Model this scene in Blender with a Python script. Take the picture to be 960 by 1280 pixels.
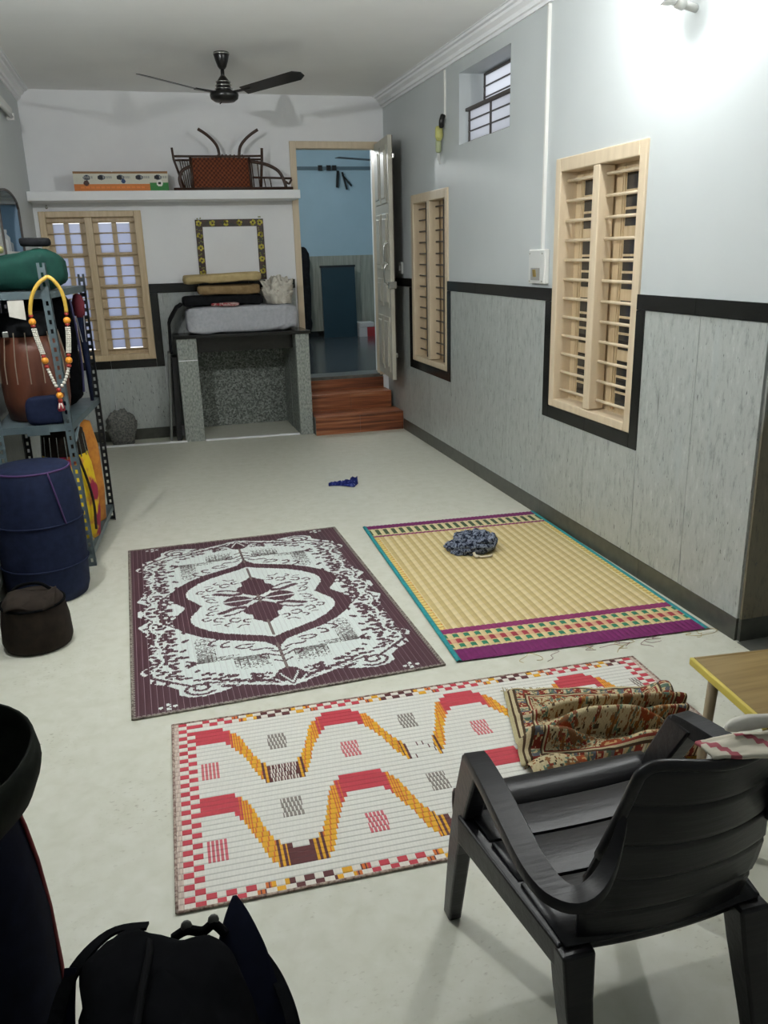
import bpy, bmesh, math, random
from mathutils import Vector, Matrix, noise
from math import sin, cos, pi, radians, sqrt, exp

# ------------------------------------------------------------------ clear
for o in list(bpy.data.objects): bpy.data.objects.remove(o)
S = bpy.context.scene
COL = S.collection

# ------------------------------------------------------------------ camera
PITCH, YAW, ROLL, FPX, CAMZ = 0.304095, 0.266587, 0.0275737, 1030.06, 1.6
cp, sp, cy_, sy_ = cos(PITCH), sin(PITCH), cos(YAW), sin(YAW)
fwd = Vector((sy_*cp, cy_*cp, -sp)); rgt = Vector((cy_, -sy_, 0)); dwn = fwd.cross(rgt)
r2 = rgt*cos(ROLL) + dwn*sin(ROLL); d2 = dwn*cos(ROLL) - rgt*sin(ROLL)
cam = bpy.data.cameras.new('camera'); camo = bpy.data.objects.new('camera', cam); COL.objects.link(camo)
mw = Matrix.Identity(4)
for i in range(3):
    mw[i][0] = r2[i]; mw[i][1] = -d2[i]; mw[i][2] = -fwd[i]
mw[2][3] = CAMZ
camo.matrix_world = mw
cam.sensor_fit = 'HORIZONTAL'; cam.sensor_width = 36; cam.lens = 36*FPX/960; cam.clip_start = 0.02
S.camera = camo

# ------------------------------------------------------------------ world, exposure, lamps
W = bpy.data.worlds.new('world'); S.world = W; W.use_nodes = True
W.node_tree.nodes['Background'].inputs[0].default_value = (0.88, 0.92, 1.0, 1)
W.node_tree.nodes['Background'].inputs[1].default_value = 1.35
S.view_settings.view_transform = 'Standard'; S.view_settings.look = 'None'
S.view_settings.gamma = 1; S.view_settings.use_curve_mapping = False
S.view_settings.exposure = 0.36
BULB = 1400.0        # emission strength of the bulb on the right wall
BULB_L = 2700.0      # and of the one on the left wall
FILL_IN = 1650.0     # unseen fill bulb, added to brighten the far room
BULBS = [(2.09, 3.28, 2.545), (-0.68, 3.42, 2.53)]

# ------------------------------------------------------------------ materials
def lin(c): return tuple(((v/255)/12.92 if v/255 <= .04045 else ((v/255+.055)/1.055)**2.4) for v in c)
MATS = {}
def mat(name, c, rough=.6, spec=.5, metal=0, emit=0):
    if name in MATS: return MATS[name]
    m = bpy.data.materials.new(name); m.use_nodes = True
    b = m.node_tree.nodes['Principled BSDF']; l = lin(c)
    b.inputs['Base Color'].default_value = (*l, 1); b.inputs['Roughness'].default_value = rough
    b.inputs['Metallic'].default_value = metal; b.inputs['Specular IOR Level'].default_value = spec
    if emit:
        b.inputs['Emission Color'].default_value = (*l, 1); b.inputs['Emission Strength'].default_value = emit
    MATS[name] = m
    return m
def nmat(name, stops, scale=(1, 1, 1), nscale=8, detail=4, rough=.6, spec=.5, bump=0, kind='noise', metal=0, distort=0, coord='pos', nrough=.55):
    """procedural: a noise (or voronoi / wave) through a colour ramp, in world position"""
    if name in MATS: return MATS[name]
    m = mat(name, (128, 128, 128), rough, spec, metal); nt = m.node_tree; N = nt.nodes; L = nt.links
    b = N['Principled BSDF']
    if coord == 'pos': src = N.new('ShaderNodeNewGeometry').outputs['Position']
    else: src = N.new('ShaderNodeTexCoord').outputs['Object']
    mp = N.new('ShaderNodeMapping'); mp.inputs['Scale'].default_value = scale; L.new(src, mp.inputs['Vector'])
    if kind == 'noise':
        t = N.new('ShaderNodeTexNoise'); t.inputs['Scale'].default_value = nscale; t.inputs['Detail'].default_value = detail
        t.inputs['Roughness'].default_value = nrough; t.inputs['Distortion'].default_value = distort; out = t.outputs['Fac']
    elif kind == 'voronoi':
        t = N.new('ShaderNodeTexVoronoi'); t.inputs['Scale'].default_value = nscale; out = t.outputs['Color']
    L.new(mp.outputs['Vector'], t.inputs['Vector'])
    r = N.new('ShaderNodeValToRGB'); e = r.color_ramp.elements
    while len(e) < len(stops): e.new(.5)
    for el, (p, c) in zip(e, stops): el.position = p; el.color = (*lin(c), 1)
    L.new(out, r.inputs['Fac']); L.new(r.outputs['Color'], b.inputs['Base Color'])
    if bump:
        bp = N.new('ShaderNodeBump'); bp.inputs['Strength'].default_value = bump; bp.inputs['Distance'].default_value = .004
        L.new(out, bp.inputs['Height']); L.new(bp.outputs['Normal'], b.inputs['Normal'])
    return m
def attrmat(name, rough=.75, spec=.25, bump=0):
    """printed / woven cloth: colour from the per-face colour attribute of its weave"""
    m = mat(name, (128, 128, 128), rough, spec); nt = m.node_tree
    a = nt.nodes.new('ShaderNodeAttribute'); a.attribute_name = 'weave'
    nt.links.new(a.outputs['Color'], nt.nodes['Principled BSDF'].inputs['Base Color'])
    if bump:
        n = nt.nodes.new('ShaderNodeTexNoise'); n.inputs['Scale'].default_value = 220
        g = nt.nodes.new('ShaderNodeNewGeometry'); nt.links.new(g.outputs['Position'], n.inputs['Vector'])
        bp = nt.nodes.new('ShaderNodeBump'); bp.inputs['Strength'].default_value = bump; bp.inputs['Distance'].default_value = .003
        nt.links.new(n.outputs['Fac'], bp.inputs['Height']); nt.links.new(bp.outputs['Normal'], nt.nodes['Principled BSDF'].inputs['Normal'])
    return m

M_wall = nmat('wall_paint', [(.3, (192, 198, 199)), (.7, (199, 204, 205))], nscale=1.2, detail=3, rough=.45, spec=.3)
M_ceil = nmat('ceiling_paint', [(.3, (244, 244, 243)), (.7, (249, 249, 248))], nscale=2, rough=.8)
M_white = nmat('white_plaster', [(.3, (236, 237, 240)), (.7, (242, 243, 245))], nscale=3, rough=.7)
def floor_material():
    m = nmat('pale_vinyl', [(.25, (200, 200, 184)), (.5, (207, 207, 193)), (.75, (213, 213, 201))], nscale=16, detail=8, rough=.42, spec=.35, distort=.4)
    nt = m.node_tree; N = nt.nodes; L = nt.links
    g = N.new('ShaderNodeNewGeometry'); mp = N.new('ShaderNodeMapping'); mp.inputs['Scale'].default_value = (55, 90, 55)
    t = N.new('ShaderNodeTexNoise'); t.inputs['Scale'].default_value = 1; t.inputs['Detail'].default_value = 5
    r = N.new('ShaderNodeValToRGB'); r.color_ramp.elements[0].position = .60; r.color_ramp.elements[1].position = .78
    t2 = N.new('ShaderNodeTexNoise'); t2.inputs['Scale'].default_value = 3.0; t2.inputs['Detail'].default_value = 3
    r3 = N.new('ShaderNodeValToRGB'); r3.color_ramp.elements[0].position = .45; r3.color_ramp.elements[1].position = .7
    mu = N.new('ShaderNodeMath'); mu.operation = 'MULTIPLY'
    mx = N.new('ShaderNodeMixRGB'); mx.inputs[2].default_value = (*lin((128, 120, 96)), 1)
    L.new(g.outputs['Position'], mp.inputs['Vector']); L.new(mp.outputs['Vector'], t.inputs['Vector']); L.new(t.outputs['Fac'], r.inputs['Fac'])
    L.new(g.outputs['Position'], t2.inputs['Vector']); L.new(t2.outputs['Fac'], r3.inputs['Fac'])
    L.new(r.outputs['Color'], mu.inputs[0]); L.new(r3.outputs['Color'], mu.inputs[1])
    b = N['Principled BSDF']; old = b.inputs['Base Color'].links[0].from_socket
    L.new(old, mx.inputs[1]); L.new(mu.outputs[0], mx.inputs[0]); L.new(mx.outputs[0], b.inputs['Base Color'])
    return m
M_floor = floor_material()
def marble_material(name, base, rough=.3):
    """polished grey marble with fine vertical veins and short dark flecks"""
    d = tuple(int(v*.80) for v in base); l = tuple(min(255, int(v*1.13)) for v in base)
    m = nmat(name, [(.32, d), (.48, base), (.56, base), (.72, l)], scale=(44, 44, 13), nscale=1, detail=7, rough=rough, spec=.45, nrough=.72)
    nt = m.node_tree; N = nt.nodes; L = nt.links
    g = N.new('ShaderNodeNewGeometry'); b = N['Principled BSDF']
    old = b.inputs['Base Color'].links[0].from_socket
    for sc, lo, hi, col, dist in (((70, 70, 22), .66, .72, (84, 86, 86), 0), ((9, 9, 1.0), .60, .80, (172, 180, 180), .6), ((17, 17, 1.6), .69, .76, (122, 124, 122), 1.6)):
        mp = N.new('ShaderNodeMapping'); mp.inputs['Scale'].default_value = sc; mp.inputs['Location'].default_value = (sc[0], 3, 1)
        t = N.new('ShaderNodeTexNoise'); t.inputs['Scale'].default_value = 1; t.inputs['Detail'].default_value = 4; t.inputs['Distortion'].default_value = dist
        r = N.new('ShaderNodeValToRGB'); r.color_ramp.elements[0].position = lo; r.color_ramp.elements[1].position = hi
        mx = N.new('ShaderNodeMixRGB'); mx.inputs[2].default_value = (*lin(col), 1)
        L.new(g.outputs['Position'], mp.inputs['Vector']); L.new(mp.outputs['Vector'], t.inputs['Vector']); L.new(t.outputs['Fac'], r.inputs['Fac'])
        L.new(r.outputs['Color'], mx.inputs[0]); L.new(old, mx.inputs[1]); old = mx.outputs[0]
    L.new(old, b.inputs['Base Color'])
    return m
M_marble = marble_material('grey_marble', (172, 177, 174))
M_marble2 = marble_material('brown_marble', (120, 112, 94), .4)
M_granite = nmat('black_granite', [(.4, (20, 21, 20)), (.62, (32, 33, 31)), (.75, (70, 70, 66))], nscale=260, detail=2, rough=.22)
M_terrazzo = nmat('terrazzo', [(.0, (62, 66, 62)), (.45, (112, 118, 112)), (.8, (156, 162, 156))], nscale=75, kind='voronoi', rough=.5)
M_pillar = nmat('pillar_stone', [(.3, (108, 114, 110)), (.5, (150, 156, 150)), (.7, (176, 180, 172))], scale=(70, 70, 40), nscale=1, detail=4, rough=.45)
M_skirt = nmat('skirting_stone', [(.3, (66, 68, 62)), (.7, (82, 83, 76))], nscale=20, rough=.35)
M_step = nmat('step_tile', [(.30, (66, 34, 24)), (.44, (122, 68, 44)), (.55, (158, 96, 60)), (.68, (178, 128, 96))], scale=(1.2, 10, 30), nscale=1, detail=5, rough=.3)
M_sill = nmat('threshold_stone', [(.3, (72, 74, 70)), (.7, (98, 98, 92))], nscale=14, rough=.35)
M_cream = nmat('cream_painted_wood', [(.3, (208, 190, 162)), (.7, (220, 203, 176))], scale=(30, 30, 4), nscale=1, rough=.4)
M_cream2 = nmat('varnished_pale_wood', [(.3, (190, 166, 130)), (.55, (205, 183, 148)), (.8, (216, 196, 164))], scale=(40, 40, 3), nscale=1, detail=5, rough=.4)
M_door = nmat('door_paint', [(.3, (176, 172, 158)), (.7, (194, 190, 176))], scale=(20, 20, 2), nscale=1, rough=.4)
M_doorback = nmat('door_back_board', [(.3, (50, 40, 34)), (.7, (70, 56, 46))], scale=(20, 20, 2), nscale=1, rough=.5)
M_darkglass = mat('dark_window_glass', (40, 42, 44), .12, .6)
M_iron = mat('dark_iron', (78, 72, 70), .5)
M_blackmetal = mat('black_metal', (20, 19, 19), .3)
M_chrome = mat('chrome', (190, 190, 186), .22, .5, 1)
M_plastic = mat('white_plastic', (222, 222, 218), .35)
M_chair = nmat('black_moulded_plastic', [(.3, (17, 17, 20)), (.7, (24, 23, 27))], scale=(6, 60, 60), nscale=1, detail=4, rough=.36, spec=.3, bump=.25)
def frosted(name, tint):
    m = bpy.data.materials.new(name); m.use_nodes = True; nt = m.node_tree; N = nt.nodes
    N.remove(N['Principled BSDF'])
    a = N.new('ShaderNodeBsdfTranslucent'); a.inputs[0].default_value = (*tint, 1)
    g = N.new('ShaderNodeBsdfGlossy'); g.inputs['Roughness'].default_value = .25
    x = N.new('ShaderNodeMixShader'); x.inputs[0].default_value = .08
    nt.links.new(a.outputs[0], x.inputs[1]); nt.links.new(g.outputs[0], x.inputs[2]); nt.links.new(x.outputs[0], N['Material Output'].inputs[0])
    return m
M_frost = frosted('frosted_glass', (.95, .95, .97)); M_frost2 = frosted('bluish_frosted_glass', (.52, .54, .62))
M_blue = nmat('blue_paint', [(.3, (154, 180, 192)), (.7, (162, 188, 200))], nscale=2, rough=.6)
M_slate = nmat('dark_slate_floor', [(.3, (48, 54, 58)), (.7, (64, 70, 74))], nscale=5, rough=.18)

# ------------------------------------------------------------------ mesh helpers
class MB:
    def __init__(s): s.v = []; s.f = []; s.c = []
    def add(s, vs, fs, col=None):
        n = len(s.v); s.v += [tuple(v) for v in vs]; s.f += [tuple(i+n for i in f) for f in fs]
        s.c += [col]*len(fs); return s
    def box(s, x0, x1, y0, y1, z0, z1, R=None, piv=None, col=None):
        vs = [Vector((x, y, z)) for x in (x0, x1) for y in (y0, y1) for z in (z0, z1)]
        if R is not None:
            p = Vector(piv) if piv else Vector(((x0+x1)/2, (y0+y1)/2, (z0+z1)/2))
            vs = [R @ (v-p) + p for v in vs]
        return s.add(vs, [(0, 1, 3, 2), (4, 6, 7, 5), (0, 4, 5, 1), (2, 3, 7, 6), (0, 2, 6, 4), (1, 5, 7, 3)], col)
    def hexa(s, b, t):      # bottom quad, top quad (both counter-clockwise from above)
        return s.add(list(b)+list(t), [(3, 2, 1, 0), (4, 5, 6, 7)] + [(i, (i+1) % 4, 4+(i+1) % 4, 4+i) for i in range(4)])
    def bar(s, p, q, w, h=None, up=(0, 0, 1)):
        p, q = Vector(p), Vector(q); h = h or w; d = (q-p).normalized(); u = Vector(up)
        if abs(d.dot(u)) > .98: u = Vector((0, 1, 0))
        a = d.cross(u).normalized()*w/2; b = a.cross(d).normalized()*h/2
        r = [p-a-b, p+a-b, p+a+b, p-a+b]; t = [v+(q-p) for v in r]
        return s.add(r+t, [(3, 2, 1, 0), (4, 5, 6, 7)] + [(i, (i+1) % 4, 4+(i+1) % 4, 4+i) for i in range(4)])
    def tube(s, pts, r, n=8, cap=True, flat=1.0):
        pts = [Vector(p) for p in pts]; k = len(pts); rs = r if isinstance(r, (list, tuple)) else [r]*k
        vs = []; ref = None
        for i, p in enumerate(pts):
            d = (pts[min(i+1, k-1)]-pts[max(i-1, 0)]).normalized()
            if ref is None: ref = Vector((0, 0, 1)) if abs(d.z) < .9 else Vector((1, 0, 0))
            a = (ref - d*ref.dot(d)).normalized(); ref = a; b = d.cross(a)
            vs += [p + a*(cos(2*pi*j/n)*rs[i]*flat) + b*(sin(2*pi*j/n)*rs[i]) for j in range(n)]
        fs = [(i*n+j, i*n+(j+1) % n, (i+1)*n+(j+1) % n, (i+1)*n+j) for i in range(k-1) for j in range(n)]
        if cap: fs += [tuple(range(n-1, -1, -1)), tuple((k-1)*n+j for j in range(n))]
        return s.add(vs, fs)
    def lathe(s, prof, c, n=24, sx=1, sy=1, R=None):
        c = Vector(c); vs = []
        for r, z in prof:
            for j in range(n):
                v = Vector((cos(2*pi*j/n)*r*sx, sin(2*pi*j/n)*r*sy, z)); vs.append(c + (R @ v if R else v))
        k = len(prof); fs = [(i*n+j, i*n+(j+1) % n, (i+1)*n+(j+1) % n, (i+1)*n+j) for i in range(k-1) for j in range(n)]
        fs += [tuple(range(n-1, -1, -1)), tuple((k-1)*n+j for j in range(n))]
        return s.add(vs, fs)
    def ball(s, c, r, n=10, sx=1, sy=1, sz=1):
        k = max(4, n//2+1)
        return s.lathe([(max(.02, sin(pi*i/k))*r, -cos(pi*i/k)*r*sz) for i in range(k+1)], c, n, sx, sy)
    def grid(s, fn, nu, nv, colfn=None):
        n0 = len(s.v); s.v += [tuple(fn(i/nu, j/nv)) for j in range(nv+1) for i in range(nu+1)]
        for j in range(nv):
            for i in range(nu):
                a = n0+j*(nu+1)+i; s.f.append((a, a+1, a+nu+2, a+nu+1)); s.c.append(colfn(i, j) if colfn else None)
        return s
    def build(s, name, m, parent=None, smooth=False, bevel=0, seg=2, solid=0, sub=0, base=None, sharp=0):
        me = bpy.data.meshes.new(name)
        xs = list(zip(*s.v)); lo = [min(q) for q in xs]; hi = [max(q) for q in xs]
        o0 = Vector(((lo[0]+hi[0])/2, (lo[1]+hi[1])/2, lo[2])) if base is None else Vector(base)
        me.from_pydata([(x-o0.x, y-o0.y, z-o0.z) for x, y, z in s.v], [], s.f)
        if any(c is not None for c in s.c):
            at = me.attributes.new('weave', 'FLOAT_COLOR', 'FACE'); buf = []
            for c in s.c: buf += list(c or (1, 1, 1)) + [1.0]
            at.data.foreach_set('color', buf)
        bm = bmesh.new(); bm.from_mesh(me); bmesh.ops.recalc_face_normals(bm, faces=bm.faces); bm.to_mesh(me); bm.free()
        if smooth: me.polygons.foreach_set('use_smooth', [True]*len(me.polygons))
        if sharp: me.set_sharp_from_angle(angle=radians(sharp))
        me.materials.append(m)
        o = bpy.data.objects.new(name, me); COL.objects.link(o)
        place(o, o0, parent)
        if solid:
            k = o.modifiers.new('solid', 'SOLIDIFY'); k.thickness = abs(solid); k.offset = -1 if solid > 0 else 1
        if bevel:
            k = o.modifiers.new('bevel', 'BEVEL'); k.width = bevel; k.segments = seg; k.limit_method = 'ANGLE'; k.angle_limit = radians(40)
        if sub:
            k = o.modifiers.new('sub', 'SUBSURF'); k.levels = sub; k.render_levels = sub
        return o
WL = {}
def place(o, loc, parent=None):
    WL[o.name] = Vector(loc)
    if parent is not None:
        o.parent = parent; o.location = Vector(loc) - WL[parent.name]
    else: o.location = loc
def tag(o, label, cat, group=None):
    o['label'] = label; o['category'] = cat
    if group: o['group'] = group
    return o
def thing(name, loc, label, cat, group=None):
    o = bpy.data.objects.new(name, None); o.empty_display_size = .05; COL.objects.link(o); place(o, loc)
    return tag(o, label, cat, group)
def struct(o): o['kind'] = 'structure'; return o
def sroot(name, loc):
    o = bpy.data.objects.new(name, None); o.empty_display_size = .05; COL.objects.link(o); place(o, loc); return struct(o)
def box(*a): return MB().box(*a)
def RZ(a): return Matrix.Rotation(a, 3, 'Z')
def RX(a): return Matrix.Rotation(a, 3, 'X')
def RY(a): return Matrix.Rotation(a, 3, 'Y')
def fbm(p, s=1.0, o=3): return noise.fractal(Vector(p)*s, 1.0, 2.0, o, noise_basis='PERLIN_ORIGINAL')
def interp(x, pts):
    if x <= pts[0][0]: return pts[0][1:]
    for a, b in zip(pts, pts[1:]):
        if x <= b[0]:
            t = (x-a[0])/(b[0]-a[0]+1e-9); return tuple(p+(q-p)*t for p, q in zip(a[1:], b[1:]))
    return pts[-1][1:]
def spline(pts, n=6):
    P = [Vector(p) for p in pts]; out = []
    for i in range(len(P)-1):
        a = P[max(i-1, 0)]; b = P[i]; c = P[i+1]; d = P[min(i+2, len(P)-1)]
        for k in range(n):
            t = k/n; out.append(.5*((2*b)+(c-a)*t+(2*a-5*b+4*c-d)*t*t+(3*b-a-3*c+d)*t**3))
    return out+[P[-1]]

# ================================================================== ROOM SHELL
LX, RX_, BY, CZ = -0.835, 2.255, 7.92, 2.95
WT = 0.30
fl = MB().box(LX-.2, 4.2, -1.4, 8.40, -.1, 0)
floor = struct(fl.build('floor', M_floor))
struct(box(LX-.2, 4.2, -1.4, BY+.3, CZ, CZ+.1).build('ceiling', M_ceil))

# right wall with two shuttered windows and a high ventilator
W3 = (3.55, 4.435, .713, 2.065); W2 = (6.185, 7.085, .690, 2.058); HW = (5.095, 5.965, 2.318, 2.775)
mb = MB()
ys = 2.65
for (a, b, z0, z1) in (W3, HW, W2):
    mb.box(RX_, RX_+WT, ys, a, 0, CZ)
    mb.box(RX_, RX_+WT, a, b, 0, z0); mb.box(RX_, RX_+WT, a, b, z1, CZ); ys = b
mb.box(RX_, RX_+WT, ys, BY+.25, 0, CZ)
wall_right = struct(mb.build('wall_right', M_wall))
# left wall with an arched display recess
NY0, NY1, NZ0, NZ1, NZA = 5.98, 6.93, 1.45, 1.98, 2.075
mb = MB().box(LX-.25, LX, -1.2, NY0, 0, CZ).box(LX-.25, LX, NY1, BY+.25, 0, CZ).box(LX-.25, LX, NY0, NY1, 0, NZ0)
n = 14
for i in range(n):      # arch head
    ya, yb = NY0+(NY1-NY0)*i/n, NY0+(NY1-NY0)*(i+1)/n
    za = NZ1+(NZA-NZ1)*sqrt(max(0, 1-(2*(ya+yb)/2-NY0-NY1)**2/(NY1-NY0)**2)); mb.box(LX-.25, LX, ya, yb, za, CZ)
mb.box(LX-.25, LX-.22, NY0, NY1, NZ0, NZA)
wall_left = struct(mb.build('wall_left', M_wall))
# back wall: window, recess under the ledge, doorway
DX0, DX1, DZ0, DZ1 = 1.405, 2.19, .466, 2.535
W1 = (-.80, .04, .735, 2.012)
mb = MB().box(LX-.2, W1[0], BY, BY+.25, 0, CZ).box(W1[0], W1[1], BY, BY+.25, 0, W1[2]).box(W1[0], W1[1], BY, BY+.25, W1[3], CZ)
mb.box(W1[1], .40, BY, BY+.25, 0, CZ).box(.40, 1.275, BY, BY+.25, .93, CZ).box(1.275, DX0, BY, BY+.25, 0, CZ)
mb.box(DX0, DX1, BY, BY+.25, DZ1, CZ).box(DX0, DX1, BY+.02, BY+.25, 0, DZ0-.03).box(DX1, RX_, BY, BY+.25, 0, CZ)
wall_back = struct(mb.build('wall_back', M_white))
struct(box(LX-.2, 4.2, -1.4, -1.2, 0, CZ).build('wall_front', M_wall))
struct(MB().box(4.0, 4.2, -1.2, 2.95, 0, CZ).box(RX_+WT, 4.0, 2.75, 2.95, 0, CZ).build('wall_annex', M_wall))

# dado: marble slabs, black granite border pieces, skirting
def slab_r(y0, y1, z0, z1, name='marble_slab', m=M_marble, t=.012): return box(RX_-t, RX_, y0+.0012, y1-.0012, z0+.0012, z1-.0012).build(name, m, wall_right)
DB, DT = 1.312, 1.385
def run(y0, y1, z0, z1, n):
    for i in range(n): slab_r(y0+(y1-y0)*i/n, y0+(y1-y0)*(i+1)/n, z0, z1)
B = .072
run(2.65, W3[0]-B, .10, DB, 2); run(W3[0]-B, W3[1]+B, .10, W3[2]-B, 2); run(W3[1]+B, W2[0]-B, .10, DB, 3)
run(W2[0]-B, W2[1]+B, .10, W2[2]-B, 2); run(W2[1]+B, BY-.02, .10, DB, 1)
G = dict(name='granite_strip', m=M_granite, t=.016)
for a, b, k in ((2.65, W3[0], 2), (W3[1], W2[0], 3), (W2[1], BY-.02, 1)):
    for i in range(k): slab_r(a+(b-a)*i/k, a+(b-a)*(i+1)/k, DB, DT, **G)
for w in (W3, W2):
    slab_r(w[0]-B, w[0], w[2]-B, DB, **G); slab_r(w[1], w[1]+B, w[2]-B, DB, **G)
    for i in range(2): slab_r(w[0]+(w[1]-w[0])*i/2, w[0]+(w[1]-w[0])*(i+1)/2, w[2]-B, w[2], **G)
box(RX_, RX_+.30, 2.638, 2.65, .10, 1.312).build('marble_slab', M_marble2, wall_right)
box(RX_, RX_+.30, 2.634, 2.65, 1.312, 1.385).build('granite_strip', M_granite, wall_right)
bs = sroot('baseboard_right', (RX_, 5, 0))
yy = [2.65, 3.39, 4.5, 5.6, 6.7, 7.405]
for a, b in zip(yy, yy[1:]): box(RX_-.014, RX_, a+.001, b-.001, 0, .10).build('skirting_stone', M_skirt, bs)
box(RX_, RX_+.30, 2.636, 2.65, 0, .10).build('skirting_stone', M_skirt, bs)
struct(box(RX_-.014, RX_+.30, 1.9, 2.63, 0, .004).build('trim_threshold', M_sill))
def slab_b(x0, x1, z0, z1, name='marble_slab', m=M_marble, t=.012): return box(x0+.001, x1-.001, BY-t, BY, z0+.001, z1-.001).build(name, m, wall_back)
for a, b in ((LX, -.36), (-.36, .11)): slab_b(a, b, .10, W1[2]-B)
slab_b(.04+B, .40, .10, DB); slab_b(.40, .87, .96, DB); slab_b(.87, 1.36, .96, DB); slab_b(1.275, 1.36, .10, .96)
for a, b in ((LX, -.36), (-.36, .04)): slab_b(a, b, W1[2]-B, W1[2], 'granite_strip', M_granite, .016)
slab_b(.04, .04+B, W1[2]-B, DB, 'granite_strip', M_granite, .016)
for a, b in ((.04, .48), (.48, .93), (.93, 1.36)): slab_b(a, b, DB, DT+.01, 'granite_strip', M_granite, .016)
bb = sroot('baseboard_back', (0, BY, 0))
for a, b in ((LX, -.36), (-.36, .20)): box(a, b, BY-.016, BY, 0, .10).build('skirting_stone', M_skirt, bb)
# pale nosing that edges the floor along the front of the ledge
for a, b in ((LX+.02, .235), (.40, 1.262)):
    struct(MB().bar((a, 7.645-.115*(a+.43)/1.8, .008), (b, 7.645-.115*(b+.43)/1.8, .008), .03, .016).build('trim_%d' % (3 if a < 0 else 4), M_white, bevel=.004))

for i in range(9):
    a, b = -1.19+9.1*i/9, -1.19+9.1*(i+1)/9
    box(LX, LX+.012, a+.001, b-.001, .10, DB).build('marble_slab', M_marble, wall_left)
    box(LX, LX+.016, a+.001, b-.001, DB+.001, DT).build('granite_strip', M_granite, wall_left)
    box(LX, LX+.014, a+.001, b-.001, 0, .099).build('skirting_stone', M_skirt, wall_left)
# cornices: stepped plaster mouldings
prof = [(0, -.092), (-.012, -.092), (-.016, -.075), (-.03, -.072), (-.034, -.05), (-.06, -.032), (-.064, -.018), (-.085, -.016), (-.09, -.004), (-.10, -.004), (-.10, 0), (0, 0)]
def cornice(name, x, sgn, y0, y1):
    mb = MB(); n = len(prof)
    vs = [(x+sgn*a, y, CZ+b) for y in (y0, y1) for a, b in prof]
    mb.add(vs, [tuple(range(n)), tuple(range(2*n-1, n-1, -1))] + [(i, (i+1) % n, n+(i+1) % n, n+i) for i in range(n)])
    return struct(mb.build(name, M_white))
cornice('trim_1', RX_, 1, -1.2, BY); cornice('trim_2', LX, -1, -1.2, BY)

# ------------------------------------------------------------------ far room through the doorway
FZ = .45
FBY = 12.2
struct(box(1.30, 4.4, BY+.25, FBY+.1, FZ-.1, FZ).build('floor_far_room', M_slate))
struct(box(1.30, 4.4, BY+.25, FBY+.1, 3.15, 3.25).build('ceiling_far_room', M_ceil))
mb = MB().box(1.385, 4.2, FBY, FBY+.2, FZ, 3.15).box(1.285, 1.385, BY+.25, FBY+.2, FZ-.1, 3.15).box(4.2, 4.4, BY+.25, FBY+.2, FZ-.1, 3.15)
mb.box(RX_+.30, 4.2, BY+.15, BY+.25, FZ-.1, 3.15)
wf = struct(mb.build('wall_far_room', M_blue))
M_marble3 = nmat('far_room_marble', [(.3, (122, 126, 116)), (.55, (148, 151, 140)), (.75, (166, 168, 156))], scale=(26, 26, 2), nscale=1, detail=5, rough=.45)
for i in range(5): box(1.385+.563*i+.001, 1.385+.563*(i+1)-.001, FBY-.012, FBY, FZ+.08, 1.585).build('marble_slab', M_marble3, wf)
box(1.385, 4.2, FBY-.015, FBY, FZ, FZ+.08).build('skirting_stone', M_granite, wf)

# ------------------------------------------------------------------ threshold and tiled steps
t = thing('entrance_steps', (1.83, 7.66, 0), 'two wide brown wood-grain tiled steps leading up to the open doorway', 'steps')
SX0, SX1 = 1.395, 2.24
box(SX0, SX1, 7.418, 7.90, 0, .160).build('step_body', M_sill, t)
for i in range(2):
    a, b = SX0+(SX1-SX0)*i/2, SX0+(SX1-SX0)*(i+1)/2
    box(a+.001, b-.001, 7.41, 7.418, 0, .162).build('riser_tile', M_step, t)
    box(a+.001, b-.001, 7.402, 7.70, .162, .172).build('tread_tile', M_step, t, bevel=.003)
box(SX0, 2.21, 7.708, 7.919, .16, .315).build('step_body', M_sill, t)
for i in range(2):
    a, b = SX0+(2.21-SX0)*i/2, SX0+(2.21-SX0)*(i+1)/2
    box(a+.001, b-.001, 7.70, 7.708, .172, .318).build('riser_tile', M_step, t)
    box(a+.001, b-.001, 7.692, 7.919, .318, .328).build('tread_tile', M_step, t, bevel=.003)
box(DX0, DX1, 7.903, 7.919, .328, DZ0-.03).build('riser_tile', M_step, t)
struct(box(DX0+.0, DX1, 7.915, BY+.26, DZ0-.03, DZ0).build('trim_door_sill', M_sill))

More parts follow.
